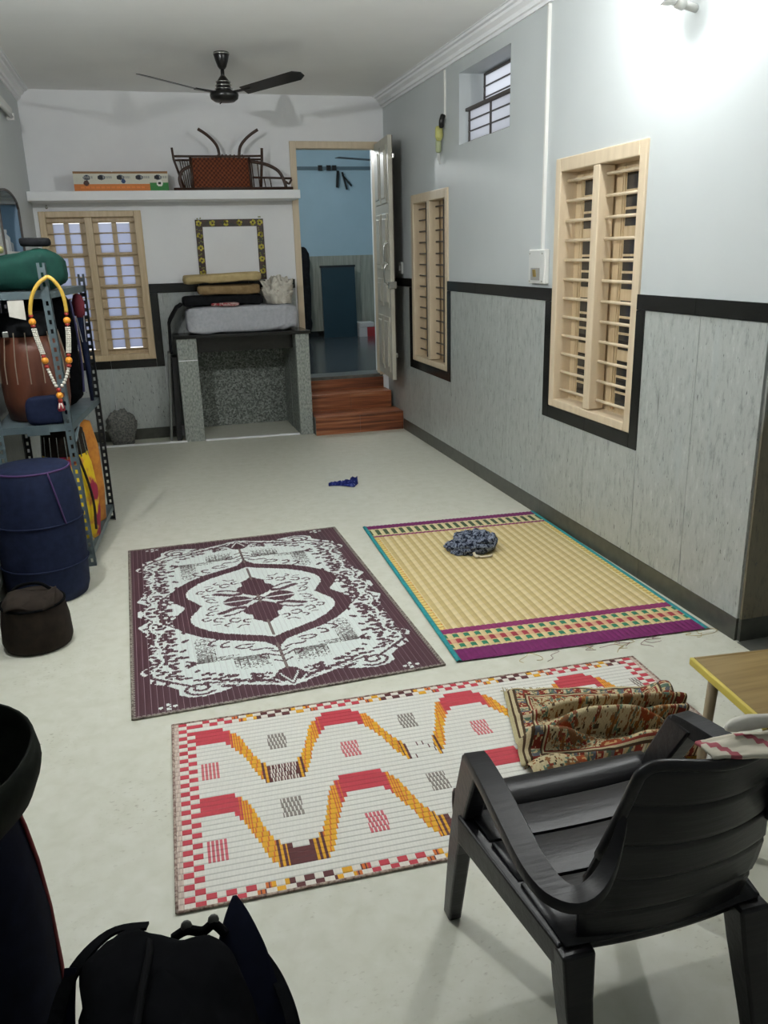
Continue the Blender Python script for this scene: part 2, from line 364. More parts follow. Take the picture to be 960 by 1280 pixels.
# ================================================================== WINDOWS
def side_window(name, w, n_bar, glass, uprights, bx=.035):
    y0, y1, z0, z1 = w; r = sroot(name, (RX_, (y0+y1)/2, z0))
    fw, d = .058, .16; X0 = RX_-.014; X1 = RX_+.10
    ym = (y0+y1)/2
    for a, b, c, e, nm in ((y0, y0+fw, z0, z1, 'frame_post'), (y1-fw, y1, z0, z1, 'frame_post'), (y0+fw, y1-fw, z1-fw*1.2, z1, 'frame_head'), (ym-.033, ym+.033, z0+.05, z1-fw*1.2, 'mullion')):
        box(X0, X1 if nm != 'mullion' else RX_+.075, a, b, c, e).build(nm, M_cream, r, bevel=.006)
    box(X0, X1, y0+fw, y1-fw, z0, z0+.045).build('sill', M_cream, r, bevel=.005)
    for k, (a, b) in enumerate(((y0+fw, ym-.033), (ym+.033, y1-fw))):
        for i in range(n_bar):
            z = z0+.10+(z1-z0-.215)*i/(n_bar-1)
            MB().tube([(RX_+bx, a-.01, z), (RX_+bx, b+.01, z)], .0085 if glass else .006, 8).build('window_bar', M_cream if glass else M_iron, r, smooth=True)
        if uprights:
            MB().tube([(RX_+bx, (a+b)/2, z0+.04), (RX_+bx, (a+b)/2, z1-.07)], .006, 6).build('window_bar', M_iron, r, smooth=True)
        # closed shutter leaf behind the bars
        xs = RX_+.088
        lf = box(xs, xs+.03, a-.03, b+.03, z0+.03, z1-.03).build('shutter', M_cream2, r)
        H = z1-z0-.12; gw = .115; yc = (a+b)/2
        if not uprights: yc += .02
        for s_ in (-1, 1):     # raised stiles and beads beside the glass
            for q in (.075, .095, .14):
                yb = yc+s_*q
                if a+.01 < yb-.006 and yb+.006 < b-.01: MB().box(xs-.007, xs, yb-.006, yb+.006, z0+.06, z1-.09).build('shutter_bead', M_cream2, lf)
        for i in range(4):
            zc0 = z0+.075+H*i/4*.985; zc1 = zc0+H/4*.80
            MB().box(xs-.003, xs, yc-gw/2, yc+gw/2, zc0, zc1).build('pane', M_darkglass if glass else M_cream2, lf)
            for j in (1, 2):
                zz = zc0+(zc1-zc0)*j/3
                MB().box(xs-.008, xs-.002, yc-gw/2, yc+gw/2, zz-.006, zz+.006).build('glazing_bar', M_cream2, lf)
    return r
side_window('window_3', W3, 12, True, False)
side_window('window_2', W2, 14, False, True, .045)

# high ventilator: frosted glass in two iron sashes, the upper one set deeper
r = sroot('window_4', (RX_+.1, 5.53, HW[2]))
def vent_sash(x, y0, y1, z0, z1, ymul, zs):
    f = MB().box(x, x+.02, y0, y0+.018, z0, z1).box(x, x+.02, y1-.018, y1, z0, z1).box(x, x+.02, y0, y1, z0, z0+.016).box(x, x+.02, y0, y1, z1-.016, z1)
    f = f.build('sash_frame', M_iron, r)
    ye = [y0+.018]+ymul+[y1-.018]
    for a, b in zip(ye, ye[1:]):
        zz = [z0+.016]+zs+[z1-.016]
        for c, e in zip(zz, zz[1:]): box(x+.008, x+.013, a, b, c, e).build('pane', M_frost, f)
    for y in ymul: box(x-.004, x+.016, y-.005, y+.005, z0, z1).build('window_bar', M_iron, f)
    for z in zs: box(x-.002, x+.016, y0, y1, z-.0035, z+.0035).build('window_bar', M_iron, f)
vent_sash(RX_+.05, HW[0]+.004, HW[1]-.05, HW[2]+.002, HW[2]+.225, [5.52], [HW[2]+.08, HW[2]+.15])
vent_sash(RX_+.17, HW[0]+.004, HW[1]-.03, HW[2]+.225, HW[3]-.004, [5.42], [HW[2]+.30, HW[2]+.37])
box(RX_+.045, RX_+.19, HW[0]+.003, HW[1]-.003, HW[2]+.215, HW[2]+.235).build('transom', M_iron, r)

# back window: pale wood grid with frosted panes
r = sroot('window_1', (-.38, BY, W1[2]))
x0, x1, z0, z1 = W1
Y0, Y1 = BY-.014, BY+.09
for a, b, c, e, nm in ((x0, x0+.055, z0, z1, 'frame_post'), (x1-.062, x1, z0, z1, 'frame_post'), (x0+.055, x1-.062, z1-.05, z1, 'frame_head'), (x0+.055, x1-.062, z0, z0+.055, 'sill'), (-.435, -.372, z0+.055, z1-.05, 'mullion')):
    box(a, b, Y0, Y1, c, e).build(nm, M_cream2, r, bevel=.005)
for a, b in ((x0+.055, -.435), (-.372, x1-.062)):
    sh = box(a, a+.045, BY+.05, BY+.075, z0+.055, z1-.05).build('sash_stile', M_cream2, r)
    box(b-.045, b, BY+.05, BY+.075, z0+.055, z1-.05).build('sash_stile', M_cream2, r)
    for c, e in ((z0+.055, z0+.10), (z1-.09, z1-.05)): box(a+.045, b-.045, BY+.05, BY+.075, c, e).build('sash_rail', M_cream2, r)
    m_ = (a+b)/2
    box(m_-.02, m_+.02, BY+.045, BY+.07, z0+.08, z1-.06).build('glazing_bar', M_cream2, sh)
    H = z1-z0-.19; zz = [z0+.10+H*i/4 for i in range(5)]
    for i in range(1, 4): box(a+.045, b-.045, BY+.046, BY+.071, zz[i]-.019, zz[i]+.019).build('glazing_bar', M_cream2, sh)
    for i in range(4):
        for c, e in ((a+.045, m_-.02), (m_+.02, b-.045)): box(c, e, BY+.058, BY+.064, zz[i]+.01, zz[i+1]-.01).build('pane', M_frost2, sh)
    for i in range(13):
        z = z0+.10+(z1-z0-.19)*i/12
        MB().tube([(a-.01, BY+.02, z), (b+.01, BY+.02, z)], .0058, 6).build('window_bar', M_cream2, r, smooth=True)
MB().tube([(-.72, BY, 2.06), (-.72, BY-.03, 2.06), (-.72, BY-.05, 2.055), (-.72, BY-.055, 2.04), (-.72, BY-.055, 2.03)], [.004, .004, .005, .013, .006], 8).build('latch', M_chrome, r, smooth=True)

# arched display recess in the left wall
r = sroot('window_5', (LX, 6.45, NZ0))
M_navyglass = nmat('recess_blue', [(.3, (92, 122, 150)), (.7, (112, 142, 168))], nscale=3, rough=.35)
arch = [(NY0+(NY1-NY0)*i/16, NZ1+(NZA-NZ1)*sqrt(max(0, 1-(i/8-1)**2))) for i in range(17)]
pts = [(LX+.006, NY0, NZ0)]+[(LX+.006, y, z) for y, z in arch]+[(LX+.006, NY1, NZ0)]
MB().tube(pts, .009, 6).build('recess_frame', M_iron, r)
box(LX-.205, LX-.002, NY1-.006, NY1-.001, NZ0, NZ1+.03).build('side_panel', M_navyglass, r)
box(LX-.215, LX-.205, NY0, NY1, NZ0, NZ1+.05).build('back_panel', M_navyglass, r)
box(LX-.20, LX-.01, NY0+.004, NY1-.004, 1.66, 1.68).build('recess_shelf', M_plastic, r)

# ================================================================== DOOR
r = sroot('door_1', (1.8, BY, DZ0))
for a, b, c, e, nm in ((DX0-.028, DX0+.03, DZ0-.01, DZ1+.04, 'frame_post'), (DX1-.03, DX1+.03, DZ0-.01, DZ1+.04, 'frame_post'), (DX0+.03, DX1-.03, DZ1-.02, DZ1+.04, 'frame_head')):
    box(a, b, BY-.02, BY+.10, c, e).build(nm, M_cream, r, bevel=.005)
# the leaf swings into the room, almost edge-on to the camera
hx, hy = 2.187, 7.885; ex, ey = 2.120, 7.20
ang = math.atan2(ey-hy, ex-hx); RL = RZ(ang); LW = sqrt((ex-hx)**2+(ey-hy)**2)
LZ0, LZ1 = .50, 2.545
def leafbox(u0, u1, v0, v1, z0_, z1_):
    return MB().box(hx+u0, hx+u1, hy+v0, hy+v1, z0_, z1_, RL, (hx, hy, 0))
lf = leafbox(0, LW, -.036, 0, LZ0, LZ1).build('door_leaf', M_door, r, bevel=.003)
H = LZ1-LZ0
for i, (f0, f1) in enumerate(((.03, .27), (.31, .43), (.47, .70), (.74, .97))):
    for u0, u1 in ((.07, LW/2-.03), (LW/2+.03, LW-.07)):
        za, zb = LZ0+H*f0, LZ0+H*f1
        leafbox(u0, u1, -.045, -.034, za, zb).build('door_panel', M_door, lf, bevel=.008)
        k = leafbox(u0+.035, u1-.035, -.054, -.040, za+.04, zb-.04).build('door_panel', M_door, lf, bevel=.008)
leafbox(.002, LW-.002, .0, .006, LZ0+.004, LZ1-.004).build('back_board', M_doorback, lf)
for z_, nm in ((1.42, 'handle'), (1.60, 'handle')):
    s_ = -.036 if nm else 0
    p = [Vector((hx+LW-.06, hy-.036, z_-.09)), Vector((hx+LW-.06, hy-.075, z_-.06)), Vector((hx+LW-.06, hy-.075, z_+.06)), Vector((hx+LW-.06, hy-.036, z_+.09))]
    MB().tube([RL @ (q-Vector((hx, hy, 0)))+Vector((hx, hy, 0)) for q in spline(p, 4)], .007, 8).build(nm, M_chrome, lf, smooth=True)
for z_ in (.72, 2.38): leafbox(LW-.015, LW+.016, .0, .018, z_-.02, z_+.02).build('bolt', M_chrome, lf, bevel=.004)
leafbox(LW-.05, LW+.012, -.05, .02, 1.30, 1.36).build('bolt', M_chrome, lf, bevel=.004)

# ================================================================== LAMPS
TILT = 15
def bulb(loc, wallx, strength, label):
    s_ = 1 if wallx > loc[0] else -1
    t = thing('bulb_lamp', (wallx, loc[1], loc[2]-.05), label, 'lamp')
    M = mat('bulb_glow_%d' % int(strength), (250, 252, 250), emit=strength)
    # LED bulb: a glowing dome in front of an opaque housing, set in an angled holder on the wall
    R = RY(-s_*radians(90-TILT)); c = Vector(loc)
    MB().lathe([(.0335*cos(a), .0335*sin(a)) for a in [i*pi/2/8 for i in range(8)]]+[(.003, .0335)], c, 18, R=R).build('bulb', M, t, smooth=True)
    MB().lathe([(.014, -.075), (.017, -.06), (.024, -.045), (.034, -.004), (.0345, -.001)], c, 18, R=R).build('housing', M_plastic, t, smooth=True)
    q = c+R @ Vector((0, 0, -.075)); MB().lathe([(.022, -.035), (.022, .0), (.018, .006)], q, 14, R=R).build('holder', M_plastic, t, smooth=True)
    e = c+R @ Vector((0, 0, -.105)); MB().tube([e, Vector((wallx, loc[1], e.z-.012))], .016, 10).build('bracket', M_plastic, t, smooth=True)
bulb(BULBS[0], RX_, BULB, 'lit white bulb on the right wall above the big cream window')
bulb(BULBS[1], LX, BULB_L, 'lit white bulb on the left wall near the ceiling, outside the frame')
bulb((1.50, 9.6, 2.75), 1.385, FILL_IN, 'added fill bulb, unseen behind the left jamb, brightening the blue far room')

# ================================================================== RAISED LEDGE (stone counter over a recess)
t = thing('stone_ledge', (.82, 7.62, 0), 'grey stone ledge on two pillars with a dark slab top, by the steps', 'counter')
box(.222, .395, 7.60, 7.66, 0, .925).build('pillar', M_pillar, t, bevel=.004)
box(1.268, 1.39, 7.515, 7.575, 0, .925).build('pillar', M_pillar, t, bevel=.004)
MB().hexa([(.20, 7.585, .925), (1.405, 7.495, .925), (1.385, 7.90, .925), (.20, 7.90, .925)], [(.20, 7.585, .955), (1.405, 7.495, .955), (1.385, 7.90, .955), (.20, 7.90, .955)]).build('slab', M_granite, t, bevel=.004)
box(.224, .395, 7.662, 7.90, 0, .92).build('side_panel', M_terrazzo, t)
box(1.268, 1.36, 7.577, 7.90, 0, .92).build('side_panel', M_terrazzo, t)
MB().box(.405, .41, 7.93, 8.27, 0, .925).box(1.265, 1.27, 7.93, 8.27, 0, .925).box(.405, 1.27, 8.27, 8.275, 0, .925).box(.405, 1.27, 7.93, 8.275, .922, .927).build('recess_lining', M_terrazzo, wall_back)
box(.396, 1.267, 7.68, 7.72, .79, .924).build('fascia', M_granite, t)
box(.225, .392, 7.597, 7.602, .73, .738).build('joint_line', M_white, t)

# bedding piled on the ledge
def lump_box(x0, x1, y0, y1, z0, z1, nu=28, nv=20, amp=.012, freq=9, rnd=.42, seed=0, sag=0, fn=None):
    """soft rounded block: a superellipsoid with wrinkles"""
    mb = MB(); c = Vector(((x0+x1)/2, (y0+y1)/2, (z0+z1)/2)); h = Vector(((x1-x0)/2, (y1-y0)/2, (z1-z0)/2))
    def sg(v, e): return math.copysign(abs(v)**e, v)
    vs = []
    for j in range(nv+1):
        ph = -pi/2+pi*j/nv
        for i in range(nu):
            th = 2*pi*i/nu
            d = Vector((sg(cos(ph), rnd)*sg(cos(th), rnd), sg(cos(ph), rnd)*sg(sin(th), rnd), sg(sin(ph), rnd)))
            p = Vector((c.x+d.x*h.x, c.y+d.y*h.y, c.z+d.z*h.z))
            w = amp*fbm((p.x*freq+seed, p.y*freq, p.z*freq*1.4), 1, 4)
            nrm = Vector((d.x/h.x, d.y/h.y, d.z/h.z)).normalized(); p += nrm*w
            p.z = min(z1, max(z0, p.z))
            if fn: p = fn(p)
            vs.append(p)
    fs = [(j*nu+i, j*nu+(i+1) % nu, (j+1)*nu+(i+1) % nu, (j+1)*nu+i) for j in range(nv) for i in range(nu)]
    return mb.add(vs, fs)
M_greycloth = nmat('grey_cotton', [(.3, (170, 173, 180)), (.7, (188, 190, 196))], nscale=40, rough=.9, spec=.1, bump=.2)
M_tan = nmat('tan_blanket', [(.3, (178, 158, 114)), (.7, (200, 180, 136))], nscale=18, rough=.95, spec=.05, bump=.3)
M_brownbl = nmat('brown_blanket', [(.3, (128, 106, 76)), (.7, (154, 132, 98))], nscale=20, rough=.95, spec=.05)
M_blackcl = nmat('black_cloth', [(.3, (20, 21, 23)), (.7, (34, 35, 38))], nscale=20, rough=.9, spec=.1)
M_creamcl = nmat('printed_cream_cloth', [(.35, (200, 195, 184)), (.58, (214, 209, 198)), (.70, (168, 158, 146))], nscale=38, rough=.9, spec=.1)
lump_box(.325, 1.325, 7.58, 7.87, .956, 1.19, 90, 40, .020, 6, .30, 3, fn=lambda p: Vector((p.x, p.y+(.009*max(0, sin(p.x*46-p.z*60)) if p.x > .75 else .004*sin(p.x*20+p.z*30))*max(0, min(1, (7.72-p.y)*9)), p.z))).build('mattress', M_greycloth, smooth=True)
o = bpy.data.objects['mattress']; tag(o, 'thick folded grey mattress lying on the dark slab of the stone ledge', 'mattress')
def sag1(p):
    if p.x < .42: p = Vector((p.x, p.y, p.z-(.42-p.x)*.55))
    return p
lump_box(.31, 1.03, 7.64, 7.88, 1.191, 1.285, 36, 14, .02, 7, .35, 11, fn=None).build('black_blanket', M_blackcl, smooth=True)
tag(bpy.data.objects['black_blanket'], 'folded black blanket lying between grey mattress and brown blanket', 'blanket')
mb = MB()
mb.grid(lambda u, v: Vector((interp(u, [(0, .300), (.15, .255), (.4, .176), (1, .170)])[0]+.006*sin(v*11)*(1-u)-.010*abs(sin(v*8))*u, 7.60+.27*v, interp(u, [(0, 1.225), (.15, 1.20), (.4, 1.07), (1, .80)])[0]+.012*fbm((u*5, v*5, 1)))), 14, 18)
tag(mb.build('draped_sheet', M_blackcl, smooth=True, solid=.012), 'black sheet hanging down over the left end of the ledge', 'sheet')
MB().add([], [])
lump_box(.55, .80, 7.578, 7.637, 1.191, 1.222, 16, 8, .01, 14, .5, 5).build('red_cloth', nmat('red_white_print', [(.4, (150, 40, 52)), (.56, (196, 180, 176)), (.6, (150, 40, 52))], nscale=24, rough=.9), smooth=True)
tag(bpy.data.objects['red_cloth'], 'red and white printed cloth edge showing on top of the mattress', 'cloth')
lump_box(.45, 1.0, 7.62, 7.86, 1.286, 1.372, 30, 12, .014, 8, .30, 21).build('brown_blanket', M_brownbl, smooth=True)
tag(bpy.data.objects['brown_blanket'], 'folded brown blanket lying under the tan one on the ledge', 'blanket')
def slope(p): return Vector((p.x, p.y, p.z+.025*(p.x-.55)))
lump_box(.34, 1.02, 7.60, 7.87, 1.388, 1.465, 34, 14, .022, 7, .36, 31, fn=slope).build('tan_blanket', M_tan, smooth=True)
tag(bpy.data.objects['tan_blanket'], 'folded tan blanket topmost on the bedding pile, below floral border', 'blanket')
def crumple(name, c, r, m, label, cat, seed, sx=1, sy=1, sz=.6, amp=.35, n=30, ridge=2.2, tint=None):
    """a crumpled cloth: a ball with ridged folds, flattened where it rests"""
    mb = MB(); c = Vector(c); nu, nv = n, n*2//3; vs = []
    for j in range(nv+1):
        ph = -pi/2+pi*j/nv
        for i in range(nu):
            th = 2*pi*i/nu; d = Vector((cos(ph)*cos(th), cos(ph)*sin(th), sin(ph)))
            f = fbm(d*ridge+Vector((seed, seed*.7, 0)), 1, 3); g = abs(fbm(d*ridge*1.7+Vector((0, seed, 9)), 1, 3))
            k = 1+amp*(f*1.0+.5-1.6*g)
            p = Vector((d.x*r*sx*k, d.y*r*sy*k, max(0, d.z*.5+.5)**.9*r*sz*1.7*k if d.z > -.6 else 0)); vs.append(c+p)
    fs = [(j*nu+i, j*nu+(i+1) % nu, (j+1)*nu+(i+1) % nu, (j+1)*nu+i) for j in range(nv) for i in range(nu)]
    col = None
    mb.add(vs, fs)
    return tag(mb.build(name, m, smooth=True), label, cat)
crumple('crumpled_cloth', (1.165, 7.70, 1.192), .125, M_creamcl, 'crumpled cream printed cloth on the right end of the bedding pile', 'cloth', 4, 1.05, .9, 1.0, .34, 48, 1.5)
crumple('grey_bag', (-.33, 7.74, 0), .13, nmat('grey_patterned_cloth', [(.4, (88, 90, 88)), (.6, (128, 128, 122))], nscale=60, rough=.9), 'lumpy grey patterned bag on the floor below the back window', 'bag', 8, 1.0, .8, 1.35, .16)
# dark boards leaning behind the left pillar
tag(MB().box(.115, .135, 7.70, 7.90, 0, .80, RY(radians(4))).build('grey_board', mat('board_edge', (110, 112, 108), .7)), 'thin grey board leaning upright left of the ledge pillar', 'board')
tag(MB().box(.16, .205, 7.69, 7.90, 0, .76, RY(radians(2))).build('black_board', mat('black_board', (24, 24, 24), .6)), 'black board standing between ledge pillar and thin grey board', 'board')

# floral border framing a white panel on the back wall
t = thing('floral_panel', (.80, BY, 1.44), 'white wall panel bordered with yellow flowers on black, above the bedding', 'wall decoration')
fx0, fx1, fz0, fz1, fw = .495, 1.10, 1.40, 1.928, .062
box(fx0+fw, fx1-fw, BY-.008, BY, fz0, fz1-fw).build('white_panel', M_white, t)
M_border = nmat('dark_border', [(.4, (38, 34, 22)), (.62, (72, 40, 28))], nscale=22, rough=.4)
M_flower = mat('yellow_petal', (200, 186, 60), .5); M_flower2 = mat('flower_centre', (70, 50, 20), .5); M_leaf = mat('olive_leaf', (120, 124, 52), .5)
for a, b, c, e in ((fx0, fx0+fw, fz0, fz1), (fx1-fw, fx1, fz0, fz1), (fx0+fw, fx1-fw, fz1-fw, fz1)):
    box(a, b, BY-.012, BY, c, e).build('border_strip', M_border, t)
random.seed(3)
def flower(x, z, r):
    mb = MB()
    for k in range(6):
        a = 2*pi*k/6+random.random()
        mb.lathe([(r*.42, -.001), (r*.42, .001)], (x+cos(a)*r*.62, BY-.0135, z+sin(a)*r*.62), 7, R=RX(pi/2))
    f = mb.build('flower', M_flower, t)
    MB().lathe([(r*.34, -.002), (r*.34, .002)], (x, BY-.0145, z), 8, R=RX(pi/2)).build('flower_centre', M_flower2, f)
spots = [(fx0+fw/2, fz1-fw/2-.105*i) for i in range(5)] + [(fx1-fw/2, fz1-fw/2-.105*i) for i in range(5)] + [(fx0+fw/2+.12*i, fz1-fw/2) for i in (1, 2, 3, 4)]
for x, z in spots: flower(x, z, .026)
mb = MB()
for x, z in spots:
    for k in range(3):
        q = random.random()*6.3; mb.lathe([(.007, -.001), (.007, .001)], (x+cos(q)*.04 if False else x+random.uniform(-.024, .024), BY-.0130, z+random.choice((-1, 1))*random.uniform(.036, .052) if x < fx0+fw or x > fx1-fw else z+random.uniform(-.02, .02)), 5, sy=1.0, R=RX(pi/2))
mb.build('small_leaves', M_leaf, t)

# ================================================================== LOFT SHELF and what stands on it
tag(box(LX+.002, 1.398, 7.60, BY-.002, 2.078, 2.15).build('loft_shelf', M_white, bevel=.004), 'long white concrete shelf across the back wall above the window', 'shelf')
t = thing('carton', (-.085, 7.75, 2.15), 'long printed carton, white over orange with a green end, on the shelf', 'carton')
BOXW, BOXH = .75, .145
def lc(*c): return lin(c)
def cartoncol(i, j, NU, NV):
    u, v = (i+.5)/NU, (j+.5)/NV
    base = lc(206, 204, 190)
    if v < .36: base = lc(206, 120, 54) if u < .80 else lc(52, 128, 62)
    elif v < .42 and u > .80: base = lc(52, 128, 62)
    if v > .93: base = lc(150, 110, 70)
    for k in range(5):
        uu, vv = .09+k*.20, .72
        d2 = ((u-uu-.05*(k == 0))*BOXW/.030)**2+((v-vv)*BOXH/.020)**2
        if d2 < 1: base = lc(24, 26, 34) if (u-uu) < .004 or d2 < .5 else lc(60, 70, 90)
        if .25 < (u-uu)*BOXW/.05 < 1.6 and .66 < v < .80 and (i % 3): base = lc(150, 150, 146)
    for uu, vv, r_, c_ in ((.52, .52, .018, (40, 66, 110)), (.13, .42, .022, (70, 40, 30)), (.905, .40, .026, (226, 226, 220)), (.905, .40, .012, (40, 46, 40))):
        if ((u-uu)*BOXW/r_)**2+((v-vv)*BOXH/r_)**2 < 1: base = lc(*c_)
    if .05 < u < .74 and .13 < v < .24 and (i//2) % 4 not in (0,): base = tuple(b*1.25 for b in base)
    return base
NU, NV = 150, 30
M_print = attrmat('carton_print', .5, .3)
x0c, y0c = -.462, 7.625
MB().box(x0c, x0c+BOXW, y0c+.002, y0c+.255, 2.151, 2.151+BOXH).build('body', mat('carton_board', (150, 116, 78), .8), t)
MB().grid(lambda u, v: Vector((x0c+BOXW*u, y0c, 2.152+(BOXH-.004)*v)), NU, NV, lambda i, j: cartoncol(i, j, NU, NV)).build('printed_face', M_print, t)
MB().hexa([(x0c, y0c, 2.297), (x0c+.30, y0c, 2.297), (x0c+.30, y0c+.13, 2.297), (x0c, y0c+.13, 2.297)], [(x0c, y0c, 2.301), (x0c+.30, y0c, 2.299), (x0c+.30, y0c+.13, 2.302), (x0c, y0c+.13, 2.307)]).build('flap', mat('carton_flap', (140, 100, 66), .8), t)
MB().hexa([(x0c+.31, y0c, 2.297), (x0c+.75, y0c, 2.297), (x0c+.75, y0c+.13, 2.297), (x0c+.31, y0c+.13, 2.297)], [(x0c+.31, y0c, 2.299), (x0c+.75, y0c, 2.301), (x0c+.75, y0c+.13, 2.305), (x0c+.31, y0c+.13, 2.301)]).build('flap', mat('carton_flap', (140, 100, 66), .8), t)

# cane chair turned over on the shelf: seat to the front, two legs in the air
t = thing('cane_chair', (.83, 7.75, 2.15), 'brown woven cane chair turned upside down on the white shelf', 'chair')
M_cane = nmat('cane_rod', [(.3, (44, 28, 20)), (.7, (74, 46, 32))], nscale=60, rough=.4)
def weavecol(i, j):
    a = (i//2+j//2) % 2; k = random.uniform(.8, 1.15)
    return tuple(c*k for c in (lin((128, 70, 44)) if a else lin((84, 42, 26))))
random.seed(5)
sx0, sx1, sz0, sz1 = .49, .985, 2.168, 2.415
ybow = lambda u: 7.655-.010*sin(pi*u)
MB().grid(lambda u, v: Vector((sx0+(sx1-sx0)*u, ybow(u)+.05*v+.0035*((int(u*56+.5)+int(v*26+.5)) % 2), sz0+(sz1-sz0)*v)), 56, 26, weavecol).build('woven_seat', attrmat('cane_weave', .55, .3), t, solid=-.006)
for pts in ([(sx0, 7.65, sz0), (sx0, 7.70, sz1)], [(sx1, 7.65, sz0), (sx1, 7.70, sz1)]): MB().tube(pts, .012, 8).build('seat_edge', M_cane, t, smooth=True)
for x_, s_ in ((.735, -1), (.905, 1)):
    MB().tube(spline([(x_, 7.71, 2.37), (x_, 7.71, 2.44), (x_+s_*.012, 7.70, 2.50), (x_+s_*.05, 7.68, 2.55), (x_+s_*.105, 7.66, 2.595), (x_+s_*.165, 7.645, 2.63)], 5), .0125, 9).build('leg', M_cane, t, smooth=True)
MB().tube(spline([(.345, 7.70, 2.425), (.60, 7.70, 2.425), (.85, 7.70, 2.425), (1.10, 7.70, 2.43)], 4), .009, 8).build('rail', M_cane, t, smooth=True)
MB().tube([(.36, 7.72, 2.395), (1.09, 7.72, 2.405)], .008, 8).build('rail', M_cane, t, smooth=True)
MB().tube([(.345, 7.69, 2.49), (.352, 7.69, 2.40), (.42, 7.68, 2.17)], .010, 8).build('back_post', M_cane, t, smooth=True)
MB().tube([(1.10, 7.69, 2.49), (1.095, 7.69, 2.40), (1.07, 7.68, 2.17)], .012, 8).build('back_post', M_cane, t, smooth=True)
MB().tube(spline([(.40, 7.66, 2.165), (.385, 7.66, 2.24), (.415, 7.66, 2.31), (.49, 7.67, 2.345)], 5), .014, 8).build('arm_loop', M_cane, t, smooth=True)
MB().tube(spline([(.985, 7.68, 2.385), (1.12, 7.67, 2.36), (1.22, 7.66, 2.31), (1.265, 7.655, 2.24), (1.285, 7.65, 2.17)], 5), .014, 8).build('arm_loop', M_cane, t, smooth=True)
MB().tube([(1.0, 7.67, 2.255), (1.34, 7.66, 2.245)], .009, 8).build('rail', M_cane, t, smooth=True)
MB().tube([(.33, 7.65, 2.163), (1.345, 7.65, 2.165)], .012, 8).build('base_rail', M_cane, t, smooth=True)
for i in range(5): MB().tube([(.40+.02*i, 7.69, 2.40), (.43+.016*i, 7.68, 2.17)], .004, 6).build('cane_spindle', M_cane, t, smooth=True)
for i in range(4): MB().tube([(1.0+.05*i, 7.67, 2.40-.01*i if i < 2 else 2.25), (1.01+.05*i, 7.665, 2.17)], .005, 6).build('cane_spindle', M_cane, t, smooth=True)
MB().tube(spline([(1.285, 7.65, 2.22), (1.31, 7.64, 2.20), (1.335, 7.64, 2.235)], 4), .009, 8).build('arm_tip', M_cane, t, smooth=True)
for k in range(7): MB().tube([(.70+.04*k, 7.70, 2.412), (.73+.033*k, 7.705, 2.44)], .006, 6).build('cane_binding', M_cane, t, smooth=True)

# ================================================================== CEILING FAN
t = thing('ceiling_fan', (.68, 6.42, CZ), 'black three-bladed ceiling fan hanging near the back wall', 'fan')
FX, FY = .68, 6.42
M_fan = mat('fan_black', (17, 16, 16), .28)
MB().lathe([(.052, 0), (.055, -.01), (.045, -.05), (.03, -.09), (.018, -.105)], (FX, FY, CZ), 20).build('canopy', M_fan, t, smooth=True)
MB().lathe([(.051, -.004), (.056, -.006), (.056, -.014), (.050, -.016)], (FX, FY, CZ), 20).build('chrome_ring', M_chrome, t, smooth=True)
MB().tube([(FX, FY, CZ-.10), (FX, FY, CZ-.175)], .013, 10).build('down_rod', M_fan, t, smooth=True)
MB().lathe([(.016, .10), (.028, .085), (.046, .06), (.052, .02), (.058, .0)], (FX, FY, CZ-.245), 20).build('motor_neck', M_fan, t, smooth=True)
for k, (r_, z_) in enumerate(((.050, -.185), (.055, -.208), (.060, -.23))): MB().lathe([(r_, -.003), (r_+.003, 0), (r_, .003)], (FX, FY, CZ+z_), 20).build('chrome_ring', M_chrome, t, smooth=True)
MB().lathe([(.02, -.062), (.07, -.058), (.094, -.042), (.100, -.02), (.096, 0), (.06, .008), (.02, .01)], (FX, FY, CZ-.25), 28).build('motor', M_fan, t, smooth=True)
for k, a in enumerate((radians(-38), radians(-158), radians(82))):
    R = RZ(a); c = Vector((FX, FY, CZ-.252)); tilt = radians(12)
    mb = MB(); nS = 10; top = []; bot = []
    for i in range(nS+1):
        u = i/nS; L_ = .16+.46*u; w = (.056+.012*u)*(1 if u < .93 else sqrt(max(.15, 1-((u-.93)/.075)**2)))
        for lst, dz in ((top, .002), (bot, -.002)):
            for s_ in (-1, 1):
                p = Vector((L_, s_*w, dz+-s_*w*sin(tilt)+.060*u)); lst.append(c+R @ p)
    n0 = len(top); fs = []
    for i in range(nS):
        a0 = 2*i; fs += [(a0, a0+1, a0+3, a0+2), (n0+a0, n0+a0+2, n0+a0+3, n0+a0+1), (a0, a0+2, n0+a0+2, n0+a0), (a0+1, n0+a0+1, n0+a0+3, a0+3)]
    fs += [(0, n0, n0+1, 1), (n0-2, n0-1, 2*n0-1, 2*n0-2)]
    b = mb.add(top+bot, fs).build('blade', M_fan, t)
    MB().bar(c+R @ Vector((.085, 0, 0)), c+R @ Vector((.22, 0, .008)), .036, .008).build('blade_arm', M_fan, b)
MB().tube([(FX-.02, FY, CZ-.31), (FX-.035, FY-.01, CZ-.325)], .004, 6).build('pull_stub', M_fan, t)

